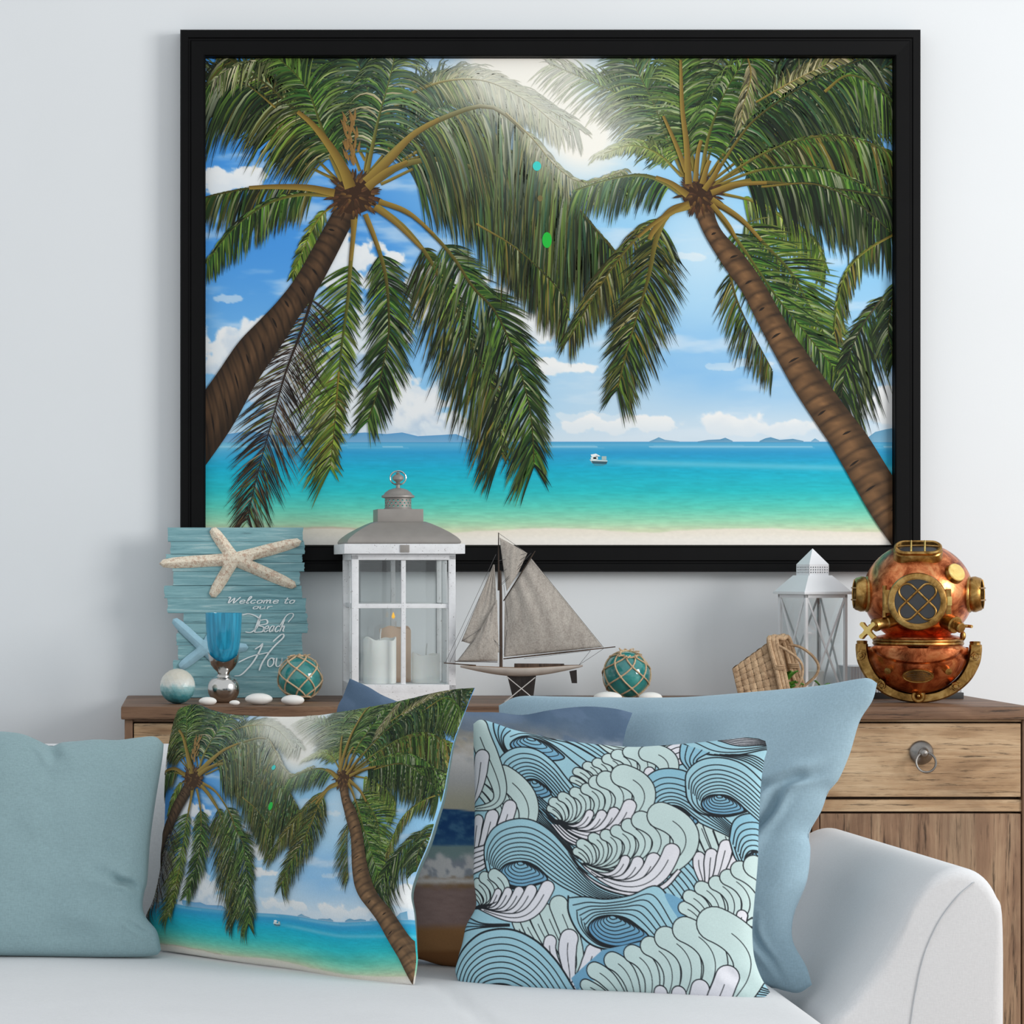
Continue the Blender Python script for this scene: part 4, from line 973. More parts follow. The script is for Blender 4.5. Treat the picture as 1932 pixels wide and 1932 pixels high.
wave = Pillow([(893, 1366), (906, 1358), (929, 1363), (973, 1378), (1026, 1390), (1065, 1398), (1125, 1405), (1191, 1410), (1238, 1408), (1304, 1403), (1370, 1396), (1418, 1391), (1444, 1398)],
              [(1444, 1398), (1447, 1415), (1441, 1439), (1435, 1489), (1431, 1572), (1430, 1622), (1426, 1671), (1420, 1738), (1420, 1777), (1424, 1810), (1436, 1844), (1453, 1872)],
              [(861, 1843), (875, 1857), (939, 1862), (1006, 1870), (1088, 1874), (1171, 1877), (1271, 1887), (1337, 1893), (1403, 1896), (1432, 1890), (1453, 1872)],
              [(893, 1366), (894, 1406), (897, 1506), (896, 1605), (895, 1655), (900, 1698), (897, 1718), (881, 1747), (873, 1781), (860, 1825), (861, 1843)], 3.89, 3.72, 3.99, 0.052, 0.003, 4,
              [(0.9, 0.86, 0.99, 0.97, 0.005, 0.02)])
def wave_rgb(u, v):
    p = wave.px(u, v); k = RS.k
    x = (p[:, 0] - 840) / 0.33126 * k - 0.5; y = (p[:, 1] - 1340) / 0.33126 * k - 0.5
    H, W, _ = RS.a.shape
    # correct for the bulge a little: the print is seen slightly magnified where the cushion is full
    out = 0
    for ox_, oy_ in ((-.4, -.4), (.4, -.4), (-.4, .4), (.4, .4)):
        xx = np.clip(x + ox_, 0, W - 1.01); yy = np.clip(y + oy_, 0, H - 1.01); i = xx.astype(int); j = yy.astype(int); fx = (xx - i)[:, None]; fy = (yy - j)[:, None]
        out = out + (RS.a[j, i] * (1 - fx) + RS.a[j, i + 1] * fx) * (1 - fy) + (RS.a[j + 1, i] * (1 - fx) + RS.a[j + 1, i + 1] * fx) * fy
    return out / 4
tag(wave.build('cushion', M['cloth_print'], 600, 540, wave_rgb, (215, 225, 230)), 'cushion with a line drawing of curling blue and white waves', 'cushion', 'cushions on the sofa')
# ------------------------------------------------------------------ things on the sideboard
class Spot:
    """a standing place on the sideboard: base pixel, depth D, and the zoom sheet its outline was measured on"""
    def __init__(self, cx, D, zx0, zy0, zs, face=True, rz=0.0):
        self.y = D - CAMD; self.u = S(self.y); self.cx = cx
        self.by = VPY + (CAMH - TOPZ) / self.u
        self.loc = P(cx, self.by, self.y); self.loc.z = TOPZ
        self.rz = rz - (math.atan((cx - VPX) / FPX) if face else 0)
        self.z = (zx0, zy0, zs)
    def p(self, zx, zy):
        px = self.z[0] + zx * self.z[2]; py = self.z[1] + zy * self.z[2]
        return ((px - self.cx) * self.u, (self.by - py) * self.u)
    def v(self, zx, zy, y=0.0): a = self.p(zx, zy); return (a[0], y, a[1])
    @property
    def k(self): return self.z[2] * self.u       # metres per sheet unit

RX = Matrix.Rotation(math.pi / 2, 4, 'X')

# ---------------------------------------------------------------- beach house sign
t = NT('weathered_turquoise_wood'); v = t.mapping((0.07, 1, 1))
g = t.noise(v, 120, 7, 0.7, 0.5); g2 = t.noise(t.mapping((0.12, 1, 1)), 40, 5, 0.6, 0.6)
c = t.ramp(g, [(0.34, lin((56, 84, 92))), (0.42, lin((112, 158, 166))), (0.56, lin((142, 186, 192))), (0.66, lin((200, 222, 220)))])
c = t.mix(0.35, c, t.ramp(g2, [(0.3, lin((102, 148, 158))), (0.7, lin((150, 194, 198)))]))
t.set(Base_Color=c, Roughness=0.85); t.bump(g, 0.5, 0.002); M['sign'] = t.m
t = NT('sandy_starfish'); v = t.mapping()
n = t.noise(v, 150, 4, 0.7); n2 = t.noise(v, 420, 3)
t.set(Base_Color=t.mix(0.4, t.ramp(n, [(0.42, lin((200, 164, 140))), (0.5, lin((246, 234, 212)))]), t.ramp(n2, [(0.35, lin((196, 168, 140))), (0.6, lin((248, 240, 222)))])), Roughness=0.85); t.bump(n2, 0.6, 0.002); M['star'] = t.m
M['star_blue'] = plain('pale_blue_starfish', (158, 198, 214), 0.8, var=0.06, scale=120, bump=0.3)
M['white_ink'] = plain('white_lettering', (242, 248, 249), 0.8)
sp = Spot(445, 4.86, 270, 870, 0.24845, face=False)
sign = thing('beach_sign', 'weathered turquoise plank sign with two starfish and white script lettering, behind the blue goblet', 'sign', sp.loc, 0, rot=(math.radians(-3), 0, 0))
zb = (sp.by - 870) / 0.24845
rows = [(503, 610, 180, 1220), (610, 706, 205, 1232), (706, 770, 170, 1215), (770, 838, 222, 1228), (838, 945, 225, 1195), (945, 1040, 158, 1212), (1040, 1155, 180, 1240), (1155, 1232, 305, 1250), (1232, 1306, 262, 1255), (1306, 1400, 250, 1212), (1400, 1510, 262, 1215), (1510, 1640, 222, 1200), (1640, zb, 240, 1205)]
r_ = random.Random(5)
for (a, b, l, r) in rows:
    pl_ = []
    for (x, sgn) in ((l, 1), (r, -1)):
        n = 5; pts = [(x + (r_.uniform(0, 9) * sgn), a + 1.2 + (b - a - 2.4) * i / n) for i in range(n + 1)]
        pl_.append(pts)
    poly = [sp.p(*q) for q in pl_[0]] + [sp.p(*q) for q in pl_[1][::-1]]
    dy = r_.uniform(-0.0012, 0.0012)
    MB().plate(poly, -0.009 + dy, 0.006 + dy).build('plank', M['sign'], sign, 20)
for x in (420, 1010): MB().bx(sp.p(x, 0)[0] - 0.009, sp.p(x, 0)[0] + 0.009, 0.0072, 0.016, 0.0, sp.p(0, 540)[1]).build('batten', M['sign'], sign)
def starfish(parent, name, ctr, tips, w, y0, h, mat):
    """five tapering arms around a centre, one continuous skin"""
    out = []; n = len(tips); cx, cz = ctr
    tips = sorted(tips, key=lambda q: math.atan2(q[1] - cz, q[0] - cx))
    for i in range(n):
        tx, tz = tips[i]; d = np.array((tx - cx, tz - cz)); L = np.linalg.norm(d); d /= L; nm = np.array((d[1], -d[0]))
        nx = tips[(i + 1) % n]; a0 = math.atan2(d[1], d[0]); a1 = math.atan2(nx[1] - cz, nx[0] - cx); a1 += 2 * math.pi if a1 < a0 else 0
        for s, k in ((0.30, 1.0), (0.55, 1.0), (0.80, 0.90), (0.95, 0.66)): out.append((cx + d[0] * L * s + nm[0] * w * k, cz + d[1] * L * s + nm[1] * w * k))
        out.append((tx, tz))
        for s, k in ((0.95, 0.66), (0.80, 0.90), (0.55, 1.0), (0.30, 1.0)): out.append((cx + d[0] * L * s - nm[0] * w * k, cz + d[1] * L * s - nm[1] * w * k))
        am = (a0 + a1) / 2; rr = w * 1.05 / max(0.35, math.sin((a1 - a0) / 2))
        out.append((cx + math.cos(am) * rr, cz + math.sin(am) * rr))
    m_ = MB(); N = len(out); cen = []
    # ridge points: pull towards the arm axis for a domed skin
    vs = [(x, y0, z) for x, z in out]; vs2 = []
    for (x, z) in out:
        best = None
        for (tx, tz) in tips:
            d = np.array((tx - cx, tz - cz)); L = np.linalg.norm(d); d /= L
            s = min(max((x - cx) * d[0] + (z - cz) * d[1], 0), L * 0.96); q = (cx + d[0] * s, cz + d[1] * s); dist = math.hypot(q[0] - x, q[1] - z)
            if best is None or dist < best[0]: best = (dist, q, s / L)
        vs2.append((best[1][0] * 0.5 + x * 0.5, y0 - h * (0.9 - 0.45 * best[2]), best[1][1] * 0.5 + z * 0.5)); cen.append((best[1][0], y0 - h * (1.15 - 0.6 * best[2]), best[1][1]))
    fs = []
    for i in range(N):
        j = (i + 1) % N; fs += [(i, j, j + N, i + N), (i + N, j + N, j + 2 * N, i + 2 * N)]
    o = N * 3
    fs += [(i + 2 * N, (i + 1) % N + 2 * N, o) for i in range(N)]
    m_.add(vs + vs2 + cen + [(cx, y0 - h * 1.2, cz)], fs)
    m_.add([(x, y0, z) for x, z in out] + [(cx, y0, cz)], [(i, (i + 1) % N, N) for i in range(N)])
    return m_.build(name, mat, parent, 60)
Z = sp.p
s1 = starfish(sign, 'starfish', Z(690, 745), [Z(520, 508), Z(1205, 608), Z(1165, 955), Z(518, 1035), Z(122, 780)], 46 * sp.k, -0.0102, 0.010, M['star']); s1['label'] = 'sand coloured dried starfish'
s2 = starfish(sign, 'starfish', Z(470, 1425), [Z(226, 1200), Z(560, 1260), Z(800, 1415), Z(600, 1560), Z(275, 1572)], 40 * sp.k, -0.0102, 0.006, M['star_blue']); s2['label'] = 'pale blue starfish'
GL = {'W': (1.75, [[(0, 1.6), (.12, 1.9), (.3, 1.7), (.32, .05), (.95, 1.6), (1.02, .05), (1.75, 1.9)]]), 'e': (.85, [[(0, .45), (.65, .6), (.7, .9), (.42, 1), (.1, .7), (.1, .25), (.4, 0), (.85, .3)]]),
      'l': (.5, [[(0, .2), (.4, 1.3), (.5, 1.95), (.3, 2), (.15, 1.2), (.15, .2), (.3, 0), (.5, .25)]]), 'c': (.8, [[(.72, .8), (.5, 1), (.15, .75), (.1, .28), (.4, 0), (.8, .3)]]),
      'o': (.85, [[(.45, 1), (.12, .7), (.14, .2), (.42, 0), (.75, .3), (.74, .75), (.45, 1), (.9, .85)]]), 'm': (1.3, [[(.1, 1), (.12, 0)], [(.12, .6), (.38, 1), (.52, .85), (.54, 0)], [(.54, .6), (.85, 1), (1.0, .85), (1.0, .15), (1.3, .2)]]),
      't': (.7, [[(.3, 1.7), (.2, .3), (.38, 0), (.7, .25)], [(-.1, 1.1), (.7, 1.15)]]), 'u': (.95, [[(.1, 1), (.1, .25), (.35, 0), (.68, .3), (.72, 1)], [(.72, 1), (.72, .2), (.95, .1)]]),
      'r': (.75, [[(.1, 1), (.12, 0)], [(.12, .6), (.4, 1), (.72, .95)]]), 'a': (.95, [[(.72, .9), (.4, 1), (.1, .6), (.2, .05), (.5, .1), (.72, .6)], [(.75, 1), (.72, .2), (.95, .1)]]),
      'h': (.95, [[(.25, 2.2), (.1, 0)], [(.12, .6), (.45, 1), (.65, .85), (.65, .15), (.95, .15)]]), 's': (.7, [[(.62, .95), (.25, .9), (.5, .45), (.3, 0), (0, .15)]]), ' ': (.7, [])}
def ribbon_stroke(mb, pts, w, y, cal=True):
    c = resample(cr(pts, 6), max(6, len(pts) * 5)); n = len(c); vs = []
    for i in range(n):
        tg = c[min(i + 1, n - 1)] - c[max(i - 1, 0)]; tg = tg / (np.linalg.norm(tg) + 1e-9)
        ww = w * (0.55 + 0.75 * abs(tg[1]) if cal else 1.0) / 2 * (0.5 if i in (0, n - 1) else 1); nm = np.array((-tg[1], tg[0])) * ww
        vs += [(c[i][0] + nm[0], y, c[i][1] + nm[1]), (c[i][0] - nm[0], y, c[i][1] - nm[1]), (c[i][0] + nm[0], y + 0.0006, c[i][1] + nm[1]), (c[i][0] - nm[0], y + 0.0006, c[i][1] - nm[1])]
    fs = []
    for i in range(n - 1):
        a, b = 4 * i, 4 * i + 4; fs += [(a, a + 1, b + 1, b), (a, b, b + 2, a + 2), (a + 1, a + 3, b + 3, b + 1)]
    mb.add(vs, fs)
YT = -0.0116
def write(text, x0, base, x1, xh, slant, w):
    adv = sum(GL[ch][0] + 0.12 for ch in text); sx_ = (x1 - x0) / adv; mb = MB(); x = x0
    for ch in text:
        gw, st = GL[ch]
        for s in st: ribbon_stroke(mb, [Z(x + q[0] * sx_ + q[1] * xh * slant, base - q[1] * xh) for q in s], w * sp.k, YT)
        x += (gw + 0.12) * sx_
    mb.build('lettering', M['white_ink'], sign, 0)
write('Welcome', 630, 1082, 1030, 26, 0.45, 7); write('to', 1065, 1082, 1150, 26, 0.45, 7); write('our', 826, 1124, 980, 20, 0.6, 6.5)
mb = MB()
for s in ([(752, 1170), (800, 1160), (850, 1175), (882, 1200), (878, 1240), (850, 1280), (815, 1302), (775, 1298)], [(895, 1165), (870, 1225), (845, 1300)], [(880, 1212), (935, 1205), (940, 1235), (875, 1250), (915, 1262), (905, 1295), (845, 1302)]):
    ribbon_stroke(mb, [Z(*q) for q in s], 10 * sp.k, YT)
mb.build('lettering', M['white_ink'], sign, 0)
write('each', 910, 1298, 1075, 46, 0.35, 8)
mb = MB()
for s in ([(1040, 1250), (1070, 1200), (1100, 1165), (1135, 1158), (1138, 1180), (1100, 1225)],): ribbon_stroke(mb, [Z(*q) for q in s], 7 * sp.k, YT)
mb.build('lettering', M['white_ink'], sign, 0)
mb = MB()
for s in ([(848, 1430), (890, 1404), (908, 1386), (886, 1440), (840, 1520), (790, 1580), (740, 1625), (692, 1632)], [(985, 1372), (1045, 1320), (1068, 1318), (1060, 1345), (1000, 1402), (950, 1462), (905, 1530), (880, 1592)], [(722, 1530), (800, 1492), (870, 1470), (965, 1452)]):
    ribbon_stroke(mb, [Z(*q) for q in s], 10 * sp.k, YT)
mb.build('lettering', M['white_ink'], sign, 0)
write('ouse', 935, 1562, 1185, 68, 0.15, 8)

# ---------------------------------------------------------------- turquoise goblet
def glassy(name, rgb, alpha, rough=0.05, streak=0.0, spec=1.0):
    """tinted see-through glass: part clear, part reflecting body colour"""
    t = NT(name); c = lin(rgb); tr = t.n.new('ShaderNodeBsdfTransparent'); tr.inputs['Color'].default_value = (*[min(1, x * 0.6 + 0.4) if not streak else x ** 0.6 for x in c], 1)
    mx = t.n.new('ShaderNodeMixShader')
    if streak:
        n = t.noise(t.mapping((1, 1, 0.05)), 160, 3, 0.6); t.set(Base_Color=t.ramp(n, [(0.35, tuple(x * 0.62 for x in c)), (0.65, tuple(min(1, x * 1.25) for x in c))]))
    else: t.set(Base_Color=c)
    t.set(Roughness=rough); t.b.inputs['Specular IOR Level'].default_value = spec
    mx.inputs[0].default_value = alpha; t.l(tr.outputs[0], mx.inputs[1]); t.l(t.b.outputs[0], mx.inputs[2]); t.l(mx.outputs[0], t.out.inputs['Surface']); return t.m
M['turq_glass'] = glassy('turquoise_glass', (66, 192, 222), 0.48, 0.06, 1.0)
t = NT('clear_pane'); gl = t.n.new('ShaderNodeBsdfGlossy'); gl.inputs['Roughness'].default_value = 0.03; tr = t.n.new('ShaderNodeBsdfTransparent'); tr.inputs['Color'].default_value = (0.97, 0.985, 0.985, 1)
mx = t.n.new('ShaderNodeMixShader'); mx.inputs[0].default_value = 0.045; t.l(tr.outputs[0], mx.inputs[1]); t.l(gl.outputs[0], mx.inputs[2]); t.l(mx.outputs[0], t.out.inputs['Surface']); M['pane'] = t.m
t = NT('hammered_chrome'); v = t.mapping(); n = t.noise(v, 55, 2); t.set(Base_Color=lin((205, 203, 200)), Metallic=1.0, Roughness=0.16); t.bump(n, 0.25, 0.004); M['chrome'] = t.m
sp = Spot(422, 4.69, 270, 870, 0.24845)
gob = thing('goblet', 'turquoise glass goblet on a round silver foot', 'goblet', sp.loc, sp.rz)
zb = (sp.by - 870) / 0.24845; k = sp.k; Y = lambda zy: (zb - zy) * k
dy = zb - 1832 - 0
bowl = [(138, 1152), (137, 1200), (134, 1270), (128, 1350), (118, 1420), (100, 1480), (70, 1520), (30, 1536), (0, 1538)]
inn = [(0, 1528), (30, 1524), (64, 1508), (92, 1470), (110, 1415), (121, 1350), (128, 1270), (132, 1200), (134, 1152)]
MB().lathe([(a * k, Y(b)) for a, b in bowl[::-1]] + [(a * k, Y(b)) for a, b in inn[::-1]], 48).build('bowl', M['turq_glass'], gob)
# holder: its rim dips at the front
hold = [(112, 1640), (55, 1632), (44, 1618), (50, 1600), (78, 1575), (100, 1545), (114, 1500), (122, 1450)]
def dip(a, i): return (-(0.5 - 0.5 * math.cos(2 * a)) * 72 * k) * (i >= 6) * (1 if i == 7 else 0.4)
MB().lathe([(0, Y(1640))] + [(a * k, Y(b)) for a, b in hold[1:]] + [(a * k, Y(b)) for a, b in ((119, 1450), (98, 1500))], 48, wob=lambda a, i: dip(a, i - 0) if i < 8 else dip(a, 15 - i)).build('holder', M['chrome'], gob)
ft = [(0, zb), (50, zb), (80, zb - 10), (112, zb - 60), (122, zb - 105), (114, zb - 150), (90, zb - 182), (58, zb - 196), (50, zb - 205), (0, zb - 207)]
MB().lathe([(a * k, Y(b)) for a, b in cr(ft, 5)], 48).build('foot', M['chrome'], gob)

# ---------------------------------------------------------------- faceted ball
t = NT('capiz_ball'); sepn = t.n.new('ShaderNodeSeparateXYZ'); t.l(t.tc.outputs['Generated'], sepn.inputs[0])
n = t.noise(t.mapping(), 90, 4); mth = t.n.new('ShaderNodeMath'); mth.operation = 'MULTIPLY_ADD'; mth.inputs[1].default_value = 0.35; t.l(n, mth.inputs[0]); t.l(sepn.outputs[2], mth.inputs[2])
t.set(Base_Color=t.ramp(mth.outputs[0], [(0.2, lin((24, 92, 104))), (0.42, lin((74, 148, 156))), (0.62, lin((150, 192, 194))), (0.75, lin((214, 218, 212))), (1.0, lin((204, 200, 186)))]), Roughness=0.3); M['ball'] = t.m
sp = Spot(335, 4.64, 270, 870, 0.24845)
bm = bmesh.new(); bmesh.ops.create_icosphere(bm, subdivisions=3, radius=33.5 * sp.u)
for v in bm.verts: v.co.z += 33.2 * sp.u
tag(MB().bm(bm).build('decorative_ball', M['ball'], None, 0, loc=sp.loc), 'small faceted ball fading from white to deep teal, beside the goblet', 'ball')

# ---------------------------------------------------------------- netted glass floats
t = NT('sea_green_glass'); v = t.mapping(); n = t.noise(v, 40, 3)
t.set(Base_Color=t.ramp(n, [(0.3, lin((26, 132, 134))), (0.7, lin((78, 186, 178)))]), Roughness=0.06, IOR=1.5); t.b.inputs['Transmission Weight'].default_value = 0.35; t.b.inputs['Specular IOR Level'].default_value = 0.8; t.b.inputs['Coat Weight'].default_value = 0.6; M['float'] = t.m
M['rope'] = plain('jute_rope', (204, 176, 142), 0.9, var=0.2, scale=300, bump=0.6, bscale=500)
def net_float(cx, D, rpx, label, spin, lean):
    sp = Spot(cx, D, 0, 0, 1.0); R_ = rpx * sp.u; rr = 1.6 * sp.u
    f = thing('glass_float', label, 'glass float', sp.loc, spin, 'netted glass floats')
    c = Vector((0, 0, R_ + rr * 1.6))
    MB().ell(c, (R_, R_, R_), 48, 32).build('glass_ball', M['float'], f)
    T3 = Matrix.Rotation(lean, 4, 'X')
    def on(th, ph, o=1.0): return c + (T3 @ Vector((math.sin(th) * math.cos(ph), math.sin(th) * math.sin(ph), math.cos(th)))) * (R_ + rr * 0.7) * o
    N = 6; lats = [0.38, 0.85, 1.32, 1.80, 2.28, 2.75]; mb = MB()
    for li in range(len(lats) - 1):
        for q in range(N):
            p0 = (q + 0.5 * (li % 2)) * 2 * math.pi / N
            for sg in (-1, 1):
                p1 = p0 + sg * math.pi / N
                mb.tube([on(lats[li] + (lats[li + 1] - lats[li]) * s, p0 + (p1 - p0) * s) for s in np.linspace(0, 1, 7)], rr, 7)
            mb.ell(on(lats[li], p0), (rr * 1.9,) * 3, 8, 6)
    for lt in (0.38, 2.75): mb.tube([on(lt, a) for a in np.linspace(0, 2 * math.pi, 24, endpoint=False)], rr * 1.3, 7, closed=True)
    r2 = random.Random(3)
    for q in range(9):
        a = q * 0.7; mb.tube([on(0.38, a), on(0.42 + 0.12 * r2.random(), a + 0.2, 1.08 + 0.08 * r2.random()), on(0.34, a + 0.45, 1.06)], rr * 0.8, 6)
    mb.build('rope_net', M['rope'], f)
net_float(566, 4.74, 41, 'sea green glass float in a jute net, in front of the turquoise sign', 0.35, -0.25)
net_float(1182, 4.80, 44, 'sea green glass float in a jute net, beside the model sailboat', 0.10, 0.35)

# ---------------------------------------------------------------- pebbles
M['pebble'] = plain('white_pebble', (236, 234, 229), 0.6, var=0.03, scale=60, bump=0.15)
def pebble(cx, cyb, rx, rz_, label, tilt=0.0, D=None):
    D = D or (CAMH - TOPZ) * FPX / (cyb - VPY); D = max(4.585, min(4.9, D)); u = D / FPX
    sp = Spot(cx, D, 0, 0, 1)
    hz = rz_ * u; dep = rx * 0.66 * u
    m_ = MB().ell((0, 0, hz), (rx * u, dep, hz), 30, 18, disp=lambda d: 1 + 0.05 * d.x + 0.03 * math.sin(3 * d.x + 2 * d.y) * (1 - abs(d.z)))
    zmin = min(v[2] for v in m_.v); m_.v = [(a, b, c_ - zmin) for a, b, c_ in m_.v]
    tag(m_.build('pebble', M['pebble'], None, 60, loc=sp.loc, rot=(0, 0, tilt)), label, 'pebble', 'white pebbles on the sideboard')
pebble(391, 1331, 17, 8, 'white oval pebble at the foot of the goblet, towards the faceted ball', 0.1)
pebble(442, 1333, 10, 5, 'smallest white pebble, in front of the goblet foot', 0)
pebble(487, 1330, 26, 11, 'largest white oval pebble, between the goblet and the netted float', 0)
pebble(551, 1332, 22, 10, 'white oval pebble right in front of the float by the sign', 0.1)
pebble(1145, 1326, 27, 11, 'white pebble between the model sailboat and the netted float next to it', 0, 4.66)
pebble(1226, 1326, 22, 10, 'white pebble between the wicker basket and the netted float', 0, 4.68)

# ---------------------------------------------------------------- tall lantern
t = NT('distressed_white_paint'); v = t.mapping(); n = t.noise(v, 330, 2, 0.5); n2 = t.noise(v, 70, 3)
c = t.ramp(n, [(0.27, lin((120, 110, 100))), (0.33, lin((232, 233, 235)))]); t.set(Base_Color=t.mix(0.3, c, t.ramp(n2, [(0.3, lin((214, 214, 216))), (0.6, lin((244, 245, 247)))])), Roughness=0.6); t.bump(n, 0.2, 0.001); M['distressed'] = t.m
M['zinc'] = plain('grey_painted_metal', (150, 145, 140), 0.5, 0.25, 0.06, 40)
sp = Spot(751, 4.785, 600, 870, 0.24845, face=False, rz=0.035)
k = sp.k; zb = (sp.by - 870) / 0.24845; cxz = (751 - 600) / 0.24845
lan = thing('lantern', 'tall distressed white wooden candle lantern with a grey metal roof', 'lantern', sp.loc, sp.rz)
H = lambda zy: (zb - zy) * k
W2 = 388 * k; dep = 388 * k           # half width / half depth
def bar(x0, x1, y0, y1, z0, z1, name='frame_bar', mat='distressed', b=0.0012): return MB().bx(x0, x1, y0, y1, z0, z1, b).build(name, M[mat], lan)
pw = 52 * k
for sx_ in (-1, 1):
    for sy_ in (-1, 1): MB().box((sx_ * (W2 - pw / 2), sy_ * (dep - pw / 2), (H(715) + H(1765)) / 2), (pw, pw, H(715) - H(1765)), 0.0012).build('post', M['distressed'], lan)
bar(-W2 * 1.16, W2 * 1.16, -dep * 1.16, dep * 1.16, H(706), H(632), 'top_board')
bar(-W2, W2, -dep, dep, H(752), H(707), 'lintel')
bar(-W2, W2, -dep, dep, H(1745), H(1680), 'floor_board')
# skirt with a cut-out arch on the front and back
for sy_ in (-1, 1):
    y0, y1 = (sy_ * dep - 0.0 * sy_, sy_ * (dep - 0.012))
    pol = [(-W2, 0), (-W2, H(1742)), (W2, H(1742)), (W2, 0)] + [(0.5 * W2 * math.cos(a), max(0.0, H(1815) - 0 + 0) * math.sin(a)) for a in np.linspace(0, math.pi, 14)]
    MB().plate(pol, min(y0, y1), max(y0, y1)).build('skirt', M['distressed'], lan, 20)
for sx_ in (-1, 1): bar(sx_ * W2 - (0.012 if sx_ > 0 else 0), sx_ * W2 + (0.012 if sx_ < 0 else 0), -dep + 0.0121, dep - 0.0121, 0, H(1746), 'skirt')
mz = H(1095); mw = 17 * k; D0 = 0.005
for sy_ in (-1, 1):
    y0, y1 = sy_ * dep - sy_ * 0.004, sy_ * dep - sy_ * 0.013
    bar(-mw, mw, min(y0, y1), max(y0, y1), H(1679), H(753), 'mullion'); bar(-W2 + pw, W2 - pw, min(y0, y1) + 0.0005, max(y0, y1) - 0.0005, mz - mw, mz + mw, 'mullion')
    yp = sy_ * (dep - 0.016)
    for xa, xb in ((-W2 + pw, -mw), (mw, W2 - pw)):
        for za, zc in ((H(1679), mz - mw), (mz + mw, H(753))): MB().bx(xa, xb, yp - 0.0008, yp + 0.0008, za, zc).build('pane', M['pane'], lan)
for sx_ in (-1, 1):
    x0, x1 = sx_ * W2 - sx_ * 0.004, sx_ * W2 - sx_ * 0.013
    bar(min(x0, x1), max(x0, x1), -mw, mw, H(1679), H(753), 'mullion'); bar(min(x0, x1) + 0.0005, max(x0, x1) - 0.0005, -dep + pw, dep - pw, mz - mw, mz + mw, 'mullion')
    MB().bx(sx_ * (W2 - 0.016) - 0.0008, sx_ * (W2 - 0.016) + 0.0008, -dep + pw, dep - pw, H(1679), H(753)).build('pane', M['pane'], lan)
MB().box((0, -dep * 1.16 - 0.0008, H(668)), (68 * k, 0.002, 56 * k), 0.0005).build('latch_plate', M['zinc'], lan)
# roof: swept square hip, then a square collar, a perforated drum, dome and finial with ring
prof = [(418, 630), (425, 618), (415, 598), (395, 578), (350, 545), (290, 510), (230, 480), (185, 462)]
m_ = MB(); rings = []
for w, z in prof:
    rings.append([(s[0] * w * k, s[1] * w * k, H(z)) for s in ((-1, -1), (1, -1), (1, 1), (-1, 1))])
vs = [v for r in rings for v in r]; fs = [(4 * i + a, 4 * i + (a + 1) % 4, 4 * i + 4 + (a + 1) % 4, 4 * i + 4 + a) for i in range(len(prof) - 1) for a in range(4)] + [(3, 2, 1, 0), tuple(4 * (len(prof) - 1) + a for a in range(4))]
roof = m_.add(vs, fs).build('roof', M['zinc'], lan, 30)
MB().box((0, 0, H(415)), (345 * k, 345 * k, H(368) - H(463)), 0.0008).build('collar', M['zinc'], lan)
drum = MB().lathe([(100 * k, H(283)), (106 * k, H(282)), (126 * k, H(276)), (124 * k, H(262)), (110 * k, H(255)), (98 * k, H(238)), (70 * k, H(218)), (40 * k, H(208)), (16 * k, H(204)), (14 * k, H(178)), (30 * k, H(172)), (12 * k, H(165)), (22 * k, H(155)), (42 * k, H(140)), (44 * k, H(120)), (24 * k, H(104)), (12 * k, H(100)), (18 * k, H(92)), (0, H(80))], 40).build('vent_cap', M['zinc'], lan)
MB().lathe([(108 * k, H(368.5)), (108 * k, H(362)), (101 * k, H(356)), (96 * k, H(356)), (96 * k, H(368.5))], 40, cap=False).build('vent_flange', M['zinc'], lan)
def perforated(pos, nu, nv, holes, wrap, thick):
    """sheet of small cells with the hole cells left open; each opening has walls of the sheet's thickness"""
    m_ = MB(); w_ = nu if wrap else nu + 1
    vs = [pos(i / nu, j / nv, 0.0) for j in range(nv + 1) for i in range(w_)] + [pos(i / nu, j / nv, thick) for j in range(nv + 1) for i in range(w_)]
    o = (nv + 1) * w_; idx = lambda i, j: j * w_ + (i % w_); solid = lambda i, j: 0 <= j < nv and (wrap or 0 <= i < nu) and ((i % nu), j) not in holes
    fs = []
    for j in range(nv):
        for i in range(nu):
            if not solid(i, j): continue
            q = (idx(i, j), idx(i + 1, j), idx(i + 1, j + 1), idx(i, j + 1)); fs += [q, tuple(o + c for c in q[::-1])]
            for (di, dj, e0, e1) in ((0, -1, 0, 1), (1, 0, 1, 2), (0, 1, 2, 3), (-1, 0, 3, 0)):
                if not solid(i + di, j + dj): fs.append((q[e0], q[e1], q[e1] + o, q[e0] + o))
    return m_.add(vs, fs)
holes = {(6 * q + 3 * (r % 2) + e, 2 + 4 * r + f) for r in range(3) for q in range(18) for e in (0, 1) for f in (0, 1)}
perforated(lambda u, v, t_: ((100 * k - t_) * math.cos(2 * math.pi * u), (100 * k - t_) * math.sin(2 * math.pi * u), H(357) + (H(282.5) - H(357)) * v), 108, 14, holes, True, 0.0008).build('vent_drum', M['zinc'], lan, 30)
MB().tube([(60 * k * math.sin(a), 0, H(128) + 52 * k * math.cos(a)) for a in np.linspace(0, 2 * math.pi, 32, endpoint=False)], 6 * k, 8, closed=True).build('carry_ring', M['chrome'], drum)
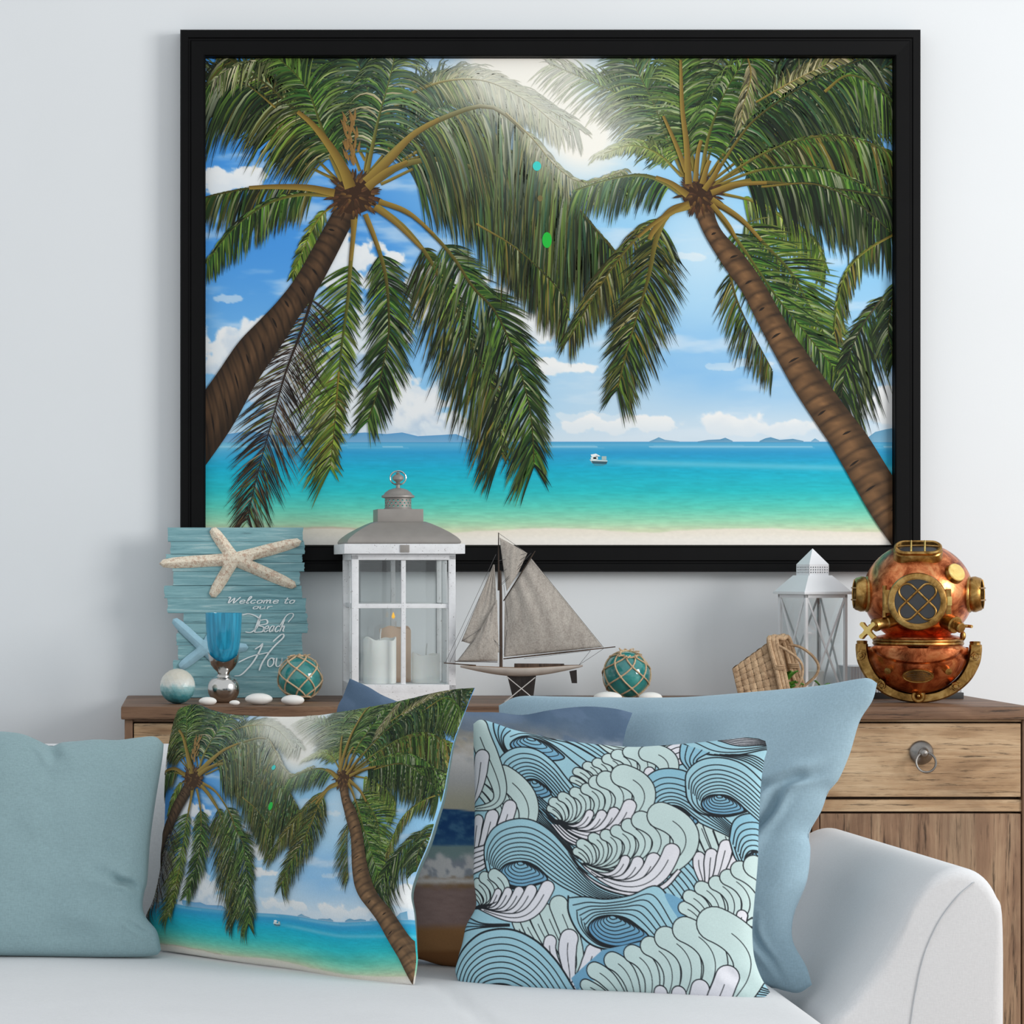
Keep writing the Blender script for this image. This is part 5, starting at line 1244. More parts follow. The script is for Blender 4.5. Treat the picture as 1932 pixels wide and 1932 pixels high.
# candles
def wax(name, rgb):
    t = NT(name); c = lin(rgb); n = t.noise(t.mapping(), 60, 3); t.set(Base_Color=t.ramp(n, [(0.3, tuple(x * 0.95 for x in c)), (0.7, c)]), Roughness=0.5)
    t.b.inputs['Subsurface Weight'].default_value = 0.2; t.b.inputs['Subsurface Radius'].default_value = (0.01, 0.006, 0.004); return t.m
M['wax'] = wax('ivory_wax', (244, 243, 238)); M['wax_peach'] = wax('peach_wax', (240, 204, 174)); M['wick'] = plain('pale_wick', (216, 216, 214), 0.8)
t = NT('flame'); t.set(Base_Color=lin((250, 190, 40)), Roughness=0.5); t.b.inputs['Emission Color'].default_value = (*lin((255, 186, 40)), 1); t.b.inputs['Emission Strength'].default_value = 0.7; M['flame'] = t.m
fz = sp.loc.z + H(1680)
Rz = Matrix.Rotation(sp.rz, 4, 'Z')
def candle(zx, zy, r, y, mat, label, wick=None, flame=None, seed=0):
    p = Rz @ Vector(((zx - cxz) * k, y, 0))
    c = thing('candle', label, 'candle', (sp.loc.x + p.x, sp.loc.y + p.y, fz + 0.0003), 0, 'candles in the tall lantern')
    h = (1680 - zy) * k; R_ = r * k; rr = random.Random(seed); ph = rr.random() * 6
    def wv(a, i): return (0.10 * R_ * math.sin(2 * a + ph) + 0.06 * R_ * math.sin(5 * a + ph * 2)) if i >= 3 else 0
    MB().lathe([(R_ * 0.98, 0), (R_, 0.003), (R_, h * 0.5), (R_ * 1.0, h - 0.002), (R_ * 0.95, h), (R_ * 0.82, h - 0.004), (R_ * 0.6, h - 0.009), (0, h - 0.010)], 40, wob=wv).build('wax_body', mat, c)
    if wick is not None:
        MB().tube([(0, 0, h - 0.012), (0.001, 0, h + wick * 0.5), (wick * 0.12, 0, h + wick)], 0.0013, 6).build('wick', M['wick'], c)
    if flame is not None:
        MB().lathe([(0, flame - 0.0065), (0.0028, flame - 0.004), (0.0032, flame - 0.002), (0.0016, flame + 0.003), (0, flame + 0.0065)], 16, None, (-0.004, -0.005, h)).build('flame', M['flame'], c)
candle(452, 1345, 124, -160 * k, M['wax'], 'white pillar candle with a wavy rim, taller of the two white ones', 0.018, None, 1)
candle(600, 1270, 120, 120 * k, M['wax_peach'], 'peach pillar candle with a small flame, tallest in the lantern', 0.012, 0.023, 2)
candle(806, 1462, 106, -110 * k, M['wax'], 'shortest white pillar candle with a scalloped rim', 0.019, None, 4)

# ---------------------------------------------------------------- model sailboat
M['mast'] = wood('dark_spar', (44, 34, 28), (70, 54, 44), (104, 84, 70), 'z', 2.0, 0.6, 0.2)
M['deck'] = wood('boat_deck', (120, 90, 68), (164, 130, 104), (190, 158, 130), 'x', 2.0, 0.6, 0.2)
M['hull'] = plain('weathered_hull', (206, 196, 186), 0.6, var=0.1, scale=40)
M['keel'] = wood('dark_keel', (30, 26, 25), (48, 42, 40), (66, 58, 54), 'z', 1.5, 0.7, 0.2)
t = NT('sail_cloth'); v = t.mapping(); n = t.mix(0.5, t.noise(t.mapping((1, 1, 0.25)), 900, 2), t.noise(t.mapping((0.25, 1, 1)), 900, 2)); n2 = t.noise(t.mapping((1, 1, 0.3)), 60, 4, 0.6, 1.0)
c1 = t.ramp(n, [(0.35, lin((138, 130, 122))), (0.65, lin((200, 192, 182)))]); t.set(Base_Color=t.mix(0.4, c1, t.ramp(n2, [(0.35, lin((138, 128, 120))), (0.6, lin((186, 178, 168)))])), Roughness=0.9); t.bump(n, 0.4, 0.001); M['sail'] = t.m
M['line'] = plain('rigging_line', (86, 84, 84), 0.8); M['stick'] = plain('pale_stick', (206, 202, 198), 0.7)
sp = Spot(985, 4.665, 820, 990, 0.22775); k = sp.k; A = sp.p
boat = thing('model_sailboat', 'model sailing boat with grey cloth sails on a crossed stick stand', 'model boat', sp.loc, sp.rz)
# hull by stations (local x from bow to stern)
x0, zd0 = A(215, 1178); x1, zd1 = A(1222, 1168)
def hull_pt(s, a):
    x = x0 + (x1 - x0) * s
    beam = 105 * k * (math.sin(math.pi * min(1, s * 0.93 + 0.02)) ** 0.75); dpt = 74 * k * math.sin(math.pi * (0.03 + 0.94 * s)) ** 0.8
    sheer = zd0 + (zd1 - zd0) * s - 0.0 + 8 * k * math.cos(2 * math.pi * s)
    return (x, -beam * math.cos(a), sheer - dpt * math.sin(a) - 0.0005)
MB().grid(lambda u, v: hull_pt(u, math.pi * v), 36, 14).build('hull', M['hull'], boat)
MB().grid(lambda u, v: (hull_pt(u, 0)[0], hull_pt(u, 0)[1] * (1 - 2 * v) * 0.985, hull_pt(u, 0)[2] + 3 * k * math.sin(math.pi * v)), 36, 4).build('deck', M['deck'], boat)
c0 = A(660, 1190); c1_ = A(1070, 1150)
MB().bx(c0[0], c1_[0], -34 * k, 34 * k, c0[1], c1_[1], 0.001).build('cabin', M['mast'], boat)
MB().plate([A(*q) for q in ((600, 1240), (700, 1252), (840, 1242), (815, 1440), (650, 1440))], -0.004, 0.004).build('keel', M['keel'], boat)
MB().plate([A(*q) for q in ((1112, 1212), (1172, 1200), (1176, 1310), (1132, 1310))], -0.0025, 0.0025).build('rudder', M['keel'], boat)
def spar(pts, r, mat='mast', name='spar'): MB().tube([(A(*q)[0], y, A(*q)[1]) for q, y in pts], r, 9).build(name, M[mat], boat)
spar([((531, 65), 0), ((531, 545), 0)], [4 * k, 8 * k], name='topmast')
spar([((546, 380), 0.0), ((550, 600), 0), ((551, 1190), 0)], [9 * k, 12 * k, 14 * k], name='mast')
spar([((570, 1112), -0.001), ((1030, 1060), -0.004), ((1488, 1008), -0.006)], [5 * k, 7 * k, 4 * k], name='boom')
spar([((572, 632), -0.001), ((700, 430), -0.002), ((832, 218), -0.003)], [5 * k, 5.5 * k, 3.5 * k], name='gaff')
spar([((78, 1148), 0), ((345, 1168), 0)], [4 * k, 6 * k], name='bowsprit')
spar([((172, 1134), -0.002), ((522, 1138), -0.001)], 3.5 * k, name='jib_boom')
spar([((1030, 1165), 0), ((1190, 1162), 0)], 4 * k, name='tiller')
def sail(corners, n, belly, folds, name='sail'):
    """quad patch of cloth hung between its corners"""
    c = [np.array(A(*q)) for q in corners]
    def fn(u, v):
        p = (c[0] * (1 - u) + c[1] * u) * (1 - v) + (c[3] * (1 - u) + c[2] * u) * v
        y = -belly * math.sin(math.pi * u) * math.sin(math.pi * min(1, v * 1.0)) ** 0.6 + folds * math.sin(22 * u + 3 * v) * (1 - v) ** 0.7 * math.sin(math.pi * u)
        return (p[0], y - 0.0035, p[1])
    m_ = MB().grid(fn, n, n); a = m_.mesh(name, 60, False)
    o = link(name, a, M['sail'], boat); md = o.modifiers.new('cloth', 'SOLIDIFY'); md.thickness = 0.0006; return o
sail([(583, 625), (800, 280), (1385, 1010), (575, 1095)], 34, 0.012, 0.0016, 'mainsail')
sail([(538, 105), (768, 235), (690, 400), (598, 552)], 18, 0.004, 0.0008, 'topsail')
sail([(488, 330), (498, 330), (536, 1060), (225, 965)], 24, -0.003, 0.0012, 'jib')
sail([(395, 850), (520, 620), (525, 1130), (195, 1130)], 24, 0.006, 0.0010, 'staysail')
rg = MB()
for pts in (((510, 245), (92, 1145)), ((498, 330), (130, 1140)), ((531, 70), (765, 235)), ((532, 300), (760, 238)), ((545, 400), (760, 260)), ((545, 500), (800, 235)), ((556, 500), (720, 340)), ((805, 285), (1390, 1012)), ((1390, 1025), (1190, 1160)), ((1285, 1040), (1190, 1160)), ((1285, 1040), (740, 1108)), ((405, 850), (560, 1030)), ((405, 850), (225, 970)), ((395, 870), (190, 1130)), ((575, 500), (620, 930)), ((600, 870), (575, 1080))):
    rg.tube([(A(*pts[0])[0], -0.006, A(*pts[0])[1]), (A(*pts[1])[0], -0.006, A(*pts[1])[1])], 1.7 * k, 5)
rg.build('rigging', M['line'], boat)
zb = (sp.by - 990) / 0.22775
for sy_ in (-1, 1):
    for a, b in (((600, 1258), (820, 1445)), ((832, 1262), (590, 1470))):
        pa, pb = A(*a), A(*b); s = pa[1] / (pa[1] - pb[1]); e = (pa[0] + (pb[0] - pa[0]) * s, 0.002)
        MB().tube([(pa[0], sy_ * 0.011, pa[1]), (e[0], sy_ * 0.02, e[1])], 4 * k, 8).build('stand_stick', M['stick'], boat)

# ---------------------------------------------------------------- small white lantern
M['white_metal'] = plain('white_enamel', (234, 236, 239), 0.45, var=0.02)
sp = Spot(1533, 4.80, 1340, 1000, 0.17602, face=True, rz=0.59); k = sp.k; zb = (sp.by - 1000) / 0.17602; H = lambda zy: (zb - zy) * k
sl = thing('lantern', 'small white metal lantern with crossed bars and a pointed roof, behind the wicker basket', 'lantern', sp.loc, sp.rz)
w = 262 * k; pw = 34 * k
for sx_ in (-1, 1):
    for sy_ in (-1, 1): MB().box((sx_ * (w - pw / 2), sy_ * (w - pw / 2), (H(690) + H(1800)) / 2), (pw, pw, H(690) - H(1800)), 0.0006).build('post', M['white_metal'], sl)
MB().bx(-w * 1.03, w * 1.03, -w * 1.03, w * 1.03, 0, H(1795), 0.001).build('base', M['white_metal'], sl)
MB().bx(-w * 1.0, w * 1.0, -w * 1.0, w * 1.0, H(725), H(688), 0.0006).build('head_frame', M['white_metal'], sl)
def frustum(mb, w0, z0, w1, z1):
    vs = [(s[0] * w0, s[1] * w0, z0) for s in ((-1, -1), (1, -1), (1, 1), (-1, 1))] + [(s[0] * w1, s[1] * w1, z1) for s in ((-1, -1), (1, -1), (1, 1), (-1, 1))]
    return mb.add(vs, [(0, 1, 5, 4), (1, 2, 6, 5), (2, 3, 7, 6), (3, 0, 4, 7), (3, 2, 1, 0), (4, 5, 6, 7)])
MB().box((0, 0, H(672)), (w * 2.28, w * 2.28, 30 * k), 0.0006).build('eave', M['white_metal'], sl)
frustum(MB(), w * 1.12, H(660), w * 0.56, H(486)).build('roof', M['white_metal'], sl, 20)
holes = {(2 * q + 1, 2 * r + 1) for q in range(8) for r in range(3)}
for sd in range(4):
    Rm = Matrix.Rotation(sd * math.pi / 2, 4, 'Z'); cw = w * 0.47
    perforated(lambda u, v, t_: Rm @ Vector((-cw + 2 * cw * u, -cw + t_, H(488) + (H(370) - H(488)) * (v if v < 0.001 else 0.12 + 0.80 * v if v < 0.999 else 1.0))), 17, 7, holes, False, 0.0008).build('chimney_wall', M['white_metal'], sl, 20)
frustum(MB(), w * 0.47, H(369.5), 0.0004, H(200)).build('cap', M['white_metal'], sl, 20)
for sd in range(4):
    Rm = Matrix.Rotation(sd * math.pi / 2, 4, 'Z')
    for a in (-1, 1):
        p0 = Vector((-a * (w - pw), -w + 0.002, H(730))); p1 = Vector((a * (w - pw), -w + 0.002 , H(1790)))
        d = p1 - p0; ang = math.atan2(d.x, d.z); Mm = Rm @ Matrix.Rotation(ang, 4, 'Y')
        MB().box(Rm @ ((p0 + p1) / 2 + Vector((0, 0.0012 * a, 0))), (20 * k, 0.0022, d.length), 0.0, Mm).build('cross_bar', M['white_metal'], sl)
    MB().box(Rm @ Vector((0, -w + 0.0075, (H(726) + H(1794)) / 2)), ((w - pw) * 2, 0.0012, H(726) - H(1794)), 0, Rm).build('pane', M['pane'], sl)
tag(MB().lathe([(0.019, 0), (0.02, 0.002), (0.02, 0.048), (0.018, 0.05), (0, 0.047)], 28).build('candle', M['wax'], None, 38, loc=(sp.loc.x, sp.loc.y, TOPZ + H(1795) + 0.0003)), 'white candle inside the small white lantern', 'candle')

# ---------------------------------------------------------------- wicker basket
t = NT('wicker'); v = t.mapping(); n = t.noise(t.mapping((1, 1, 1)), 240, 4, 0.7, 1.0); n2 = t.noise(v, 50, 3)
t.set(Base_Color=t.mix(0.5, t.ramp(n, [(0.3, lin((120, 92, 64))), (0.5, lin((188, 156, 122))), (0.7, lin((224, 198, 164)))]), t.ramp(n2, [(0.3, lin((144, 112, 82))), (0.7, lin((208, 178, 142)))])), Roughness=0.8); t.bump(n, 0.6, 0.0015); M['wicker'] = t.m
sp = Spot(1450, 4.70, 1340, 1000, 0.17602, face=False); k = sp.k
bk = thing('wicker_basket', 'small woven wicker basket tipped on its side with leaves inside', 'basket', sp.loc, 0)
zb = (sp.by - 1000) / 0.17602
def Q(zx, zy, y): x, z = sp.p(zx, zy); return Vector((x, y, z))
yf, yb_ = -0.045, 0.030
# corners: rim front-top/bottom, rim back-top/bottom, base front-top/bottom, base back-top/bottom
rft, rfb, rbt, rbb = Q(610, 1165, yf), Q(775, zb - 25, yf), Q(850, 1165, yb_), Q(1040, zb - 25, yb_)
bft, bfb, bbt, bbb = Q(195, 1480, yf + 0.012), Q(275, zb - 10, yf + 0.012), Q(400, 1480, yb_ - 0.01), Q(470, zb - 10, yb_ - 0.01)
def patch(a, b, c, d, u, v): return (a * (1 - u) + b * u) * (1 - v) + (d * (1 - u) + c * u) * v
def woven(a, b, c, d, nu, nv, flip):
    """stakes run base -> rim, weavers run across; each passes over and under"""
    nrm = (b - a).cross(d - a).normalized() * (1 if flip else -1)
    amp = 0.0016
    for i in range(nu):
        v0, v1 = (i + 0.06) / nu, (i + 0.94) / nu; mb = MB(); n = nv * 6
        mb.grid(lambda s, w_: patch(a, b, c, d, s, v0 + (v1 - v0) * w_) + nrm * (amp * math.sin(math.pi * (s * nv + i)) + 0.0008 * math.sin(math.pi * w_)), n, 3)
        mb.build('wicker_strip', M['wicker'], bk, 60)
    for j in range(nv):
        u0, u1 = (j + 0.08) / nv, (j + 0.92) / nv; mb = MB(); n = nu * 6
        mb.grid(lambda w_, s: patch(a, b, c, d, u0 + (u1 - u0) * w_, s) + nrm * (-amp * math.sin(math.pi * (s * nu + j)) * 1.0 * (1) + 0.0008 * math.sin(math.pi * w_)), 3, n)
        mb.build('wicker_strip', M['wicker'], bk, 60)
    MB().grid(lambda s, w_: patch(a, b, c, d, s, w_) - nrm * 0.0035, 6, 6).build('lining', M['wicker'], bk)
woven(bft, rft, rfb, bfb, 7, 7, False)
woven(bft, rft, rbt, bbt, 5, 7, True)
MB().grid(lambda s, w_: patch(bbt, rbt, rbb, bbb, s, w_), 6, 6).build('side_panel', M['wicker'], bk)
MB().grid(lambda s, w_: patch(bfb, rfb, rbb, bbb, s, w_), 6, 6).build('side_panel', M['wicker'], bk)
MB().grid(lambda s, w_: patch(bft, bbt, bbb, bfb, s, w_), 6, 6).build('side_panel', M['wicker'], bk)
rim = [tuple(p) for p in (rfb, rfb.lerp(rft, 0.5), rft, rft.lerp(rbt, 0.5) + Vector((0, 0, 0.001)), rbt, rbt.lerp(rbb, 0.5), rbb, rbb.lerp(rfb, 0.5))]
for off, rr in ((Vector((0, 0, 0)), 30), (Vector((-0.0075, -0.003, -0.001)), 26), (Vector((0.006, -0.002, -0.001)), 24)):
    MB().tube([Vector(p) + off for p in resample(cr(rim, 6, True) + [rim[0]], 60)[:-1]], rr * k, 9, closed=True).build('rim', M['wicker'], bk)
for c_ in (rft.lerp(rfb, 0.45), rbt.lerp(rbb, 0.45), rft.lerp(rfb, 0.9)):
    for q in range(3):
        a = c_ + Vector((0, 0, (q - 1) * 0.003)); MB().tube([a + Vector((0.0105 * math.cos(s) - 0.001, 0.0085 * math.sin(s) - 0.001, 0)) for s in np.linspace(0, 2 * math.pi, 16, endpoint=False)], 7 * k, 6, closed=True).build('binding', M['wicker'], bk)
for pts in ([(655, 1225, yf - 0.004), (760, 1290, yf - 0.014), (880, 1400, yf - 0.018), (905, 1520, yf - 0.016), (870, 1640, yf - 0.010), (800, 1720, yf - 0.004)], [(870, 1230, yb_), (1000, 1260, yb_ - 0.006), (1120, 1350, yb_ - 0.01), (1188, 1460, yb_ - 0.01), (1160, 1570, yb_ - 0.008), (1040, 1690, yb_)]):
    MB().tube([Q(*q) for q in cr(pts, 6)], 15 * k, 8).build('handle', M['wicker'], bk)
t = NT('leaf_green'); v = t.mapping(); n = t.noise(v, 90, 3); t.set(Base_Color=t.ramp(n, [(0.3, lin((34, 84, 26))), (0.6, lin((84, 140, 46))), (0.8, lin((150, 186, 84)))]), Roughness=0.45); M['leaf'] = t.m
def sprig(x, zy, y, n, label, seed, size):
    p = Q(x, 0, y); r3 = random.Random(seed); base = Vector((sp.loc.x + p.x, sp.loc.y + y, TOPZ + 0.0))
    s = thing('leaf_sprig', label, 'leaves', base, 0, 'green leaves by the basket'); h = (zb - zy) * k
    MB().tube([(0, 0, 0), (0.002, 0, h * 0.4), (0, 0.001, h * 0.7)], 0.001, 6).build('stem', M['leaf'], s)
    for q in range(n):
        a = r3.uniform(0, 6.28); el = r3.uniform(-0.2, 1.1); L = size * r3.uniform(0.8, 1.2); z0 = h * r3.uniform(0.25, 0.75)
        d = Vector((math.cos(a) * math.cos(el), math.sin(a) * math.cos(el) * 0.7 - 0.25, math.sin(el))).normalized(); sd = d.cross(Vector((0, 0, 1))).normalized(); up = sd.cross(d)
        def fn(u, w_):
            wd = math.sin(math.pi * (0.03 + 0.97 * u) ** 0.8) * 0.36 * L; b_ = (w_ - 0.5) * 2
            return Vector((0, 0, z0)) + d * (u * L) + sd * (b_ * wd) + up * (0.25 * L * (u - u * u * 1.4) + 0.10 * L * b_ * b_)
        o = link('leaf', MB().grid(fn, 8, 4).mesh('leaf', 60, False), M['leaf'], s); md = o.modifiers.new('thick', 'SOLIDIFY'); md.thickness = 0.0005
sprig(820, 1520, yf + 0.035, 12, 'bunch of green leaves inside the wicker basket', 2, 0.026)
sprig(1140, 1615, -0.03, 10, 'few green leaves beside the mouth of the basket', 6, 0.02)
# ---------------------------------------------------------------- ribbed white box behind the helmet
sp = Spot(1696, 4.865, 1580, 1000, 0.1812, face=False)
M['ribbed'] = plain('ribbed_white_ceramic', (212, 216, 220), 0.5, var=0.03)
hw_ = 106 * sp.u; hh = (sp.by - 1256) * sp.u; dd = 0.05; pol = []
n = 40
m_ = MB(); ring = []
for (x0_, y0_, x1_, y1_, c_) in ((-hw_, -dd, hw_, -dd, n), (hw_, -dd, hw_, dd, 20), (hw_, dd, -hw_, dd, n), (-hw_, dd, -hw_, -dd, 20)):
    for i in range(c_ * 2):
        t_ = i / (c_ * 2); ring.append((x0_ + (x1_ - x0_) * t_, y0_ + (y1_ - y0_) * t_, 1.0 if i % 2 else 0.985))
N = len(ring); vs = []
for z in (0.012, hh * 0.5, hh): vs += [(a * s, b * (1.0 if s == 1 else 0.97), z) for a, b, s in ring]
m_.add(vs, [(j * N + i, j * N + (i + 1) % N, (j + 1) * N + (i + 1) % N, (j + 1) * N + i) for j in range(2) for i in range(N)] + [tuple(2 * N + i for i in range(N)), tuple(range(N - 1, -1, -1))])
rb = thing('storage_box', 'low ribbed white box on a dark base, behind the diving helmet', 'box', sp.loc, 0)
m_.build('ribbed_body', M['ribbed'], rb, 20)
MB().bx(-hw_ * 1.01, hw_ * 1.01, -dd * 1.04, dd * 1.04, 0, 0.0118, 0.001).build('base', plain('black_base', (26, 25, 26), 0.5), rb)

# ---------------------------------------------------------------- copper diving helmet
def metal(name, stops, scale, rough0, rough1, bump=0.15, bs=60):
    t = NT(name); v = t.mapping(); n = t.noise(v, scale, 6, 0.65, 0.8)
    t.set(Base_Color=t.ramp(n, stops), Metallic=1.0)
    r = t.n.new('ShaderNodeMapRange'); r.inputs['To Min'].default_value = rough0; r.inputs['To Max'].default_value = rough1; t.l(t.noise(v, scale * 1.7, 4), r.inputs['Value']); t.l(r.outputs[0], t.b.inputs['Roughness'])
    t.bump(t.noise(v, bs, 3), bump, 0.002); return t.m
M['copper'] = metal('aged_copper', [(0.28, lin((70, 32, 20))), (0.42, lin((158, 80, 46))), (0.55, lin((220, 132, 84))), (0.72, lin((246, 180, 122)))], 30, 0.20, 0.40, 0.25, 50)
M['brass'] = metal('aged_brass', [(0.30, lin((92, 66, 30))), (0.5, lin((170, 130, 72))), (0.72, lin((214, 178, 112)))], 40, 0.26, 0.45)
M['bright_brass'] = metal('polished_brass', [(0.3, lin((206, 170, 92))), (0.7, lin((250, 226, 150)))], 40, 0.3, 0.5)
M['port_glass'] = plain('dark_port_glass', (34, 35, 40), 0.15, var=0.2, scale=60, spec=0.8)
M['engraving'] = plain('dark_engraving', (70, 54, 34), 0.7)
sp = Spot(1732, 4.685, 1580, 1000, 0.1812, face=True); k = sp.k
zb = (sp.by - 1000) / 0.1812
shift = zb - 1822                    # whole helmet rests on the top
cx = 840.0
def X(zx): return (zx - cx) * k
def H(zy): return (1822 - zy) * k
hel = thing('diving_helmet', 'copper and brass diving helmet with barred round windows', 'diving helmet', sp.loc, sp.rz)
PY_ = 0.0                            # y of the helmet's mid plane
R0 = 560 * k; C0 = Vector((0, 0.02, H(690)))
def dome_r(d):
    return 1.0
dome = MB()
prof = [(math.sin(a) * 560, 690 - math.cos(a) * (535 if a < math.pi / 2 else 520)) for a in np.linspace(0.0, 2.52, 40)]
prof = [(r, z) for r, z in prof if not (z > 1120 and r < 440)] + [(446, 1140), (440, 1165)]
dome.lathe([(r * k, H(z)) for r, z in prof], 72, None, (0, 0.02, 0), cap=False).build('dome', M['copper'], hel, 60)
def dome_pt(az, el):
    """az: from the front towards the wearer's left (picture right); el up; returns point, outward normal"""
    d = Vector((math.sin(az) * math.cos(el), -math.cos(az) * math.cos(el), math.sin(el)))
    return Vector((d.x * R0, 0.02 + d.y * R0, H(690) + d.z * 528 * k)), d
def frame_to(d, up=Vector((0, 0, 1))):
    z = d.normalized(); x = up.cross(z)
    x = x.normalized() if x.length > 1e-5 else Vector((1, 0, 0)); y = z.cross(x)
    return Matrix(((x.x, y.x, z.x, 0), (x.y, y.y, z.y, 0), (x.z, y.z, z.z, 0), (0, 0, 0, 1)))
# neck rings and collar
nk = [(455, 1160), (462, 1166), (464, 1176), (460, 1186), (455, 1190), (462, 1195), (465, 1206), (462, 1218), (454, 1226), (440, 1228)]
MB().lathe([(430 * k, H(1150))] + [(r * k, H(z)) for r, z in nk], 72, None, (0, 0.02, 0), cap=False).build('neck_ring', M['brass'], hel)
MB().lathe([(r * k, H(z)) for r, z in ((436, 1226), (428, 1250), (405, 1290), (360, 1330), (300, 1362), (230, 1380), (100, 1386), (0, 1388))], 64, Matrix.Diagonal((1, 1.0, 1, 1)), (0, 0.012, 0), cap=False).build('collar', M['copper'], hel)
# breastplate: a bulging shield, lower half of a flattened egg
def bp(u, v):
    a = math.pi * u; r = v
    rx, rz_ = 505 * k, 478 * k
    x = -math.cos(a) * rx * r; z = -math.sin(a) * rz_ * r
    y = -0.066 * math.sqrt(max(0.0, 1 - (r * 0.97) ** 2)) - 0.004
    e = math.sqrt((x / (425 * k)) ** 2 + (z / (150 * k)) ** 2)
    y -= 0.007 * max(0.0, min(1.0, (1.06 - e) / 0.08)) * (z < 0.001)
    return (x, y, H(1245) + z)
MB().grid(bp, 110, 60).build('breastplate', M['copper'], hel, 60)
MB().grid(lambda u, v: (bp(u, v)[0], -bp(u, v)[1] * 0.8 + 0.006, bp(u, v)[2]), 40, 14).build('backplate', M['copper'], hel, 60)
MB().plate([(-480 * k, H(1250)), (480 * k, H(1250)), (430 * k, H(1225)), (-430 * k, H(1225))], -0.060, 0.055).build('shoulder', M['copper'], hel)
outer = cr([(212, 1215), (212, 1290), (235, 1420), (330, 1590), (480, 1725), (660, 1800), (845, 1821), (1030, 1800), (1205, 1725), (1360, 1590), (1452, 1420), (1476, 1290), (1476, 1215)], 6)
inner = cr([(335, 1215), (342, 1290), (375, 1420), (450, 1550), (560, 1645), (690, 1705), (845, 1722), (1000, 1705), (1130, 1645), (1240, 1550), (1315, 1420), (1346, 1290), (1352, 1215)], 6)
rim = MB(); n = len(outer); vs = []
for (o, i_) in zip(outer, inner):
    for (q, y) in ((i_, -0.012), ((i_[0] * 0.85 + o[0] * 0.15, i_[1] * 0.85 + o[1] * 0.15), -0.0165), ((i_[0] * 0.15 + o[0] * 0.85, i_[1] * 0.15 + o[1] * 0.85), -0.0165), (o, -0.012), (o, 0.010), (i_, 0.010)):
        vs.append((X(q[0]), y, H(q[1])))
rim.add(vs, [(6 * i + a, 6 * i + (a + 1) % 6, 6 * i + 6 + (a + 1) % 6, 6 * i + 6 + a) for i in range(n - 1) for a in range(6)] + [tuple(range(6)), tuple(6 * (n - 1) + a for a in range(6))])
rim.build('rim_strap', M['brass'], hel, 30)
for x in (275, 1410):
    MB().lathe([(56 * k, H(1240)), (58 * k, H(1232)), (54 * k, H(1225)), (54 * k, H(1196)), (57 * k, H(1190)), (50 * k, H(1180)), (0, H(1178))], 10, None, (X(x), -0.002, 0)).build('strap_end', M['brass'], hel, 25)
for (x, z, rot) in ((268, 1330, 0.2), (1410, 1330, -0.2), (475, 1640, 0.7), (1212, 1640, -0.7)):
    nut = MB().lathe([(0, -0.004), (50 * k, -0.004), (50 * k, 0.010), (42 * k, 0.013), (28 * k, 0.013), (26 * k, 0.020), (20 * k, 0.022), (0, 0.022)], 6, RX @ Matrix.Rotation(rot, 4, 'Z'), (X(x), -0.0165, H(z)))
    st = nut.build('wing_nut', M['brass'], hel, 25)
    for sgn in (-1, 1):
        ca, sa = math.cos(rot + 2.2), math.sin(rot + 2.2)
        MB().box((X(x) + sgn * 40 * k * math.cos(2.2 - rot), -0.0235, H(z) - sgn * 40 * k * math.sin(2.2 - rot)), (52 * k, 0.012, 34 * k), 0.001, Matrix.Rotation(rot, 4, 'Y')).build('wing', M['brass'], st)
md_ = MB().lathe([(0, -0.006), (71 * k, -0.006), (72 * k, 0.004), (68 * k, 0.007), (60 * k, 0.0045), (40 * k, 0.0045), (34 * k, 0.007), (22 * k, 0.004), (14 * k, 0.008), (0, 0.009)], 32, RX, (X(845), -0.0180, H(1748))).build('medallion', M['brass'], hel, 30)
for x in (555, 1125):
    d = Vector((0.25 if x > 840 else -0.25, -1, -0.25)).normalized()
    MB().lathe([(40 * k, -0.02), (40 * k, 0.006), (34 * k, 0.010), (34 * k, 0.014), (0, 0.015)], 18, frame_to(d), (X(x), -0.052, H(1465))).build('stud', M['brass'], hel, 30)
# oval plaque with rows of fine engraving
ov = [(X(840) + 158 * k * math.cos(a), H(1530) + 78 * k * math.sin(a)) for a in np.linspace(0, 2 * math.pi, 40, endpoint=False)]
yo = -0.066
tilt = Matrix.Rotation(math.radians(24), 4, 'X')
pq = MB().plate([(a - X(840), b - H(1530)) for a, b in ov], -0.002, 0.006, tilt, (X(840), yo + 0.006, H(1530))).build('plaque', M['brass'], hel, 30, 'oval brass plaque with worn engraving')
MB().tube([Vector((X(840), yo + 0.006, H(1530))) + (tilt @ Vector((146 * k * math.cos(a), -0.0022, 70 * k * math.sin(a)))) for a in np.linspace(0, 2 * math.pi, 40, endpoint=False)], 4.5 * k, 6, closed=True).build('plaque_edge', M['brass'], pq)
eng = MB(); r4 = random.Random(9)
for row, (zz, hw2) in enumerate(((1492, 40), (1512, 105), (1532, 110), (1552, 70), (1572, 60))):
    x = -hw2
    while x < hw2:
        wl = r4.uniform(5, 11)
        eng.box(Vector((X(840), yo + 0.006, H(1530))) + (tilt @ Vector(((x + wl / 2) * k, -0.0021, (1530 - zz) * k))), (wl * k, 0.0003, r4.uniform(7, 11) * k), 0, tilt); x += wl + r4.uniform(3, 6)
for q in range(19):
    a = math.pi * (0.12 + 0.76 * q / 18); eng.box(Vector((X(840), yo + 0.006, H(1530))) + (tilt @ Vector((128 * k * math.cos(a), -0.0021, 58 * k * math.sin(a)))), (8 * k, 0.0003, 9 * k), 0, tilt)
eng.build('engraving', M['engraving'], pq, 0)
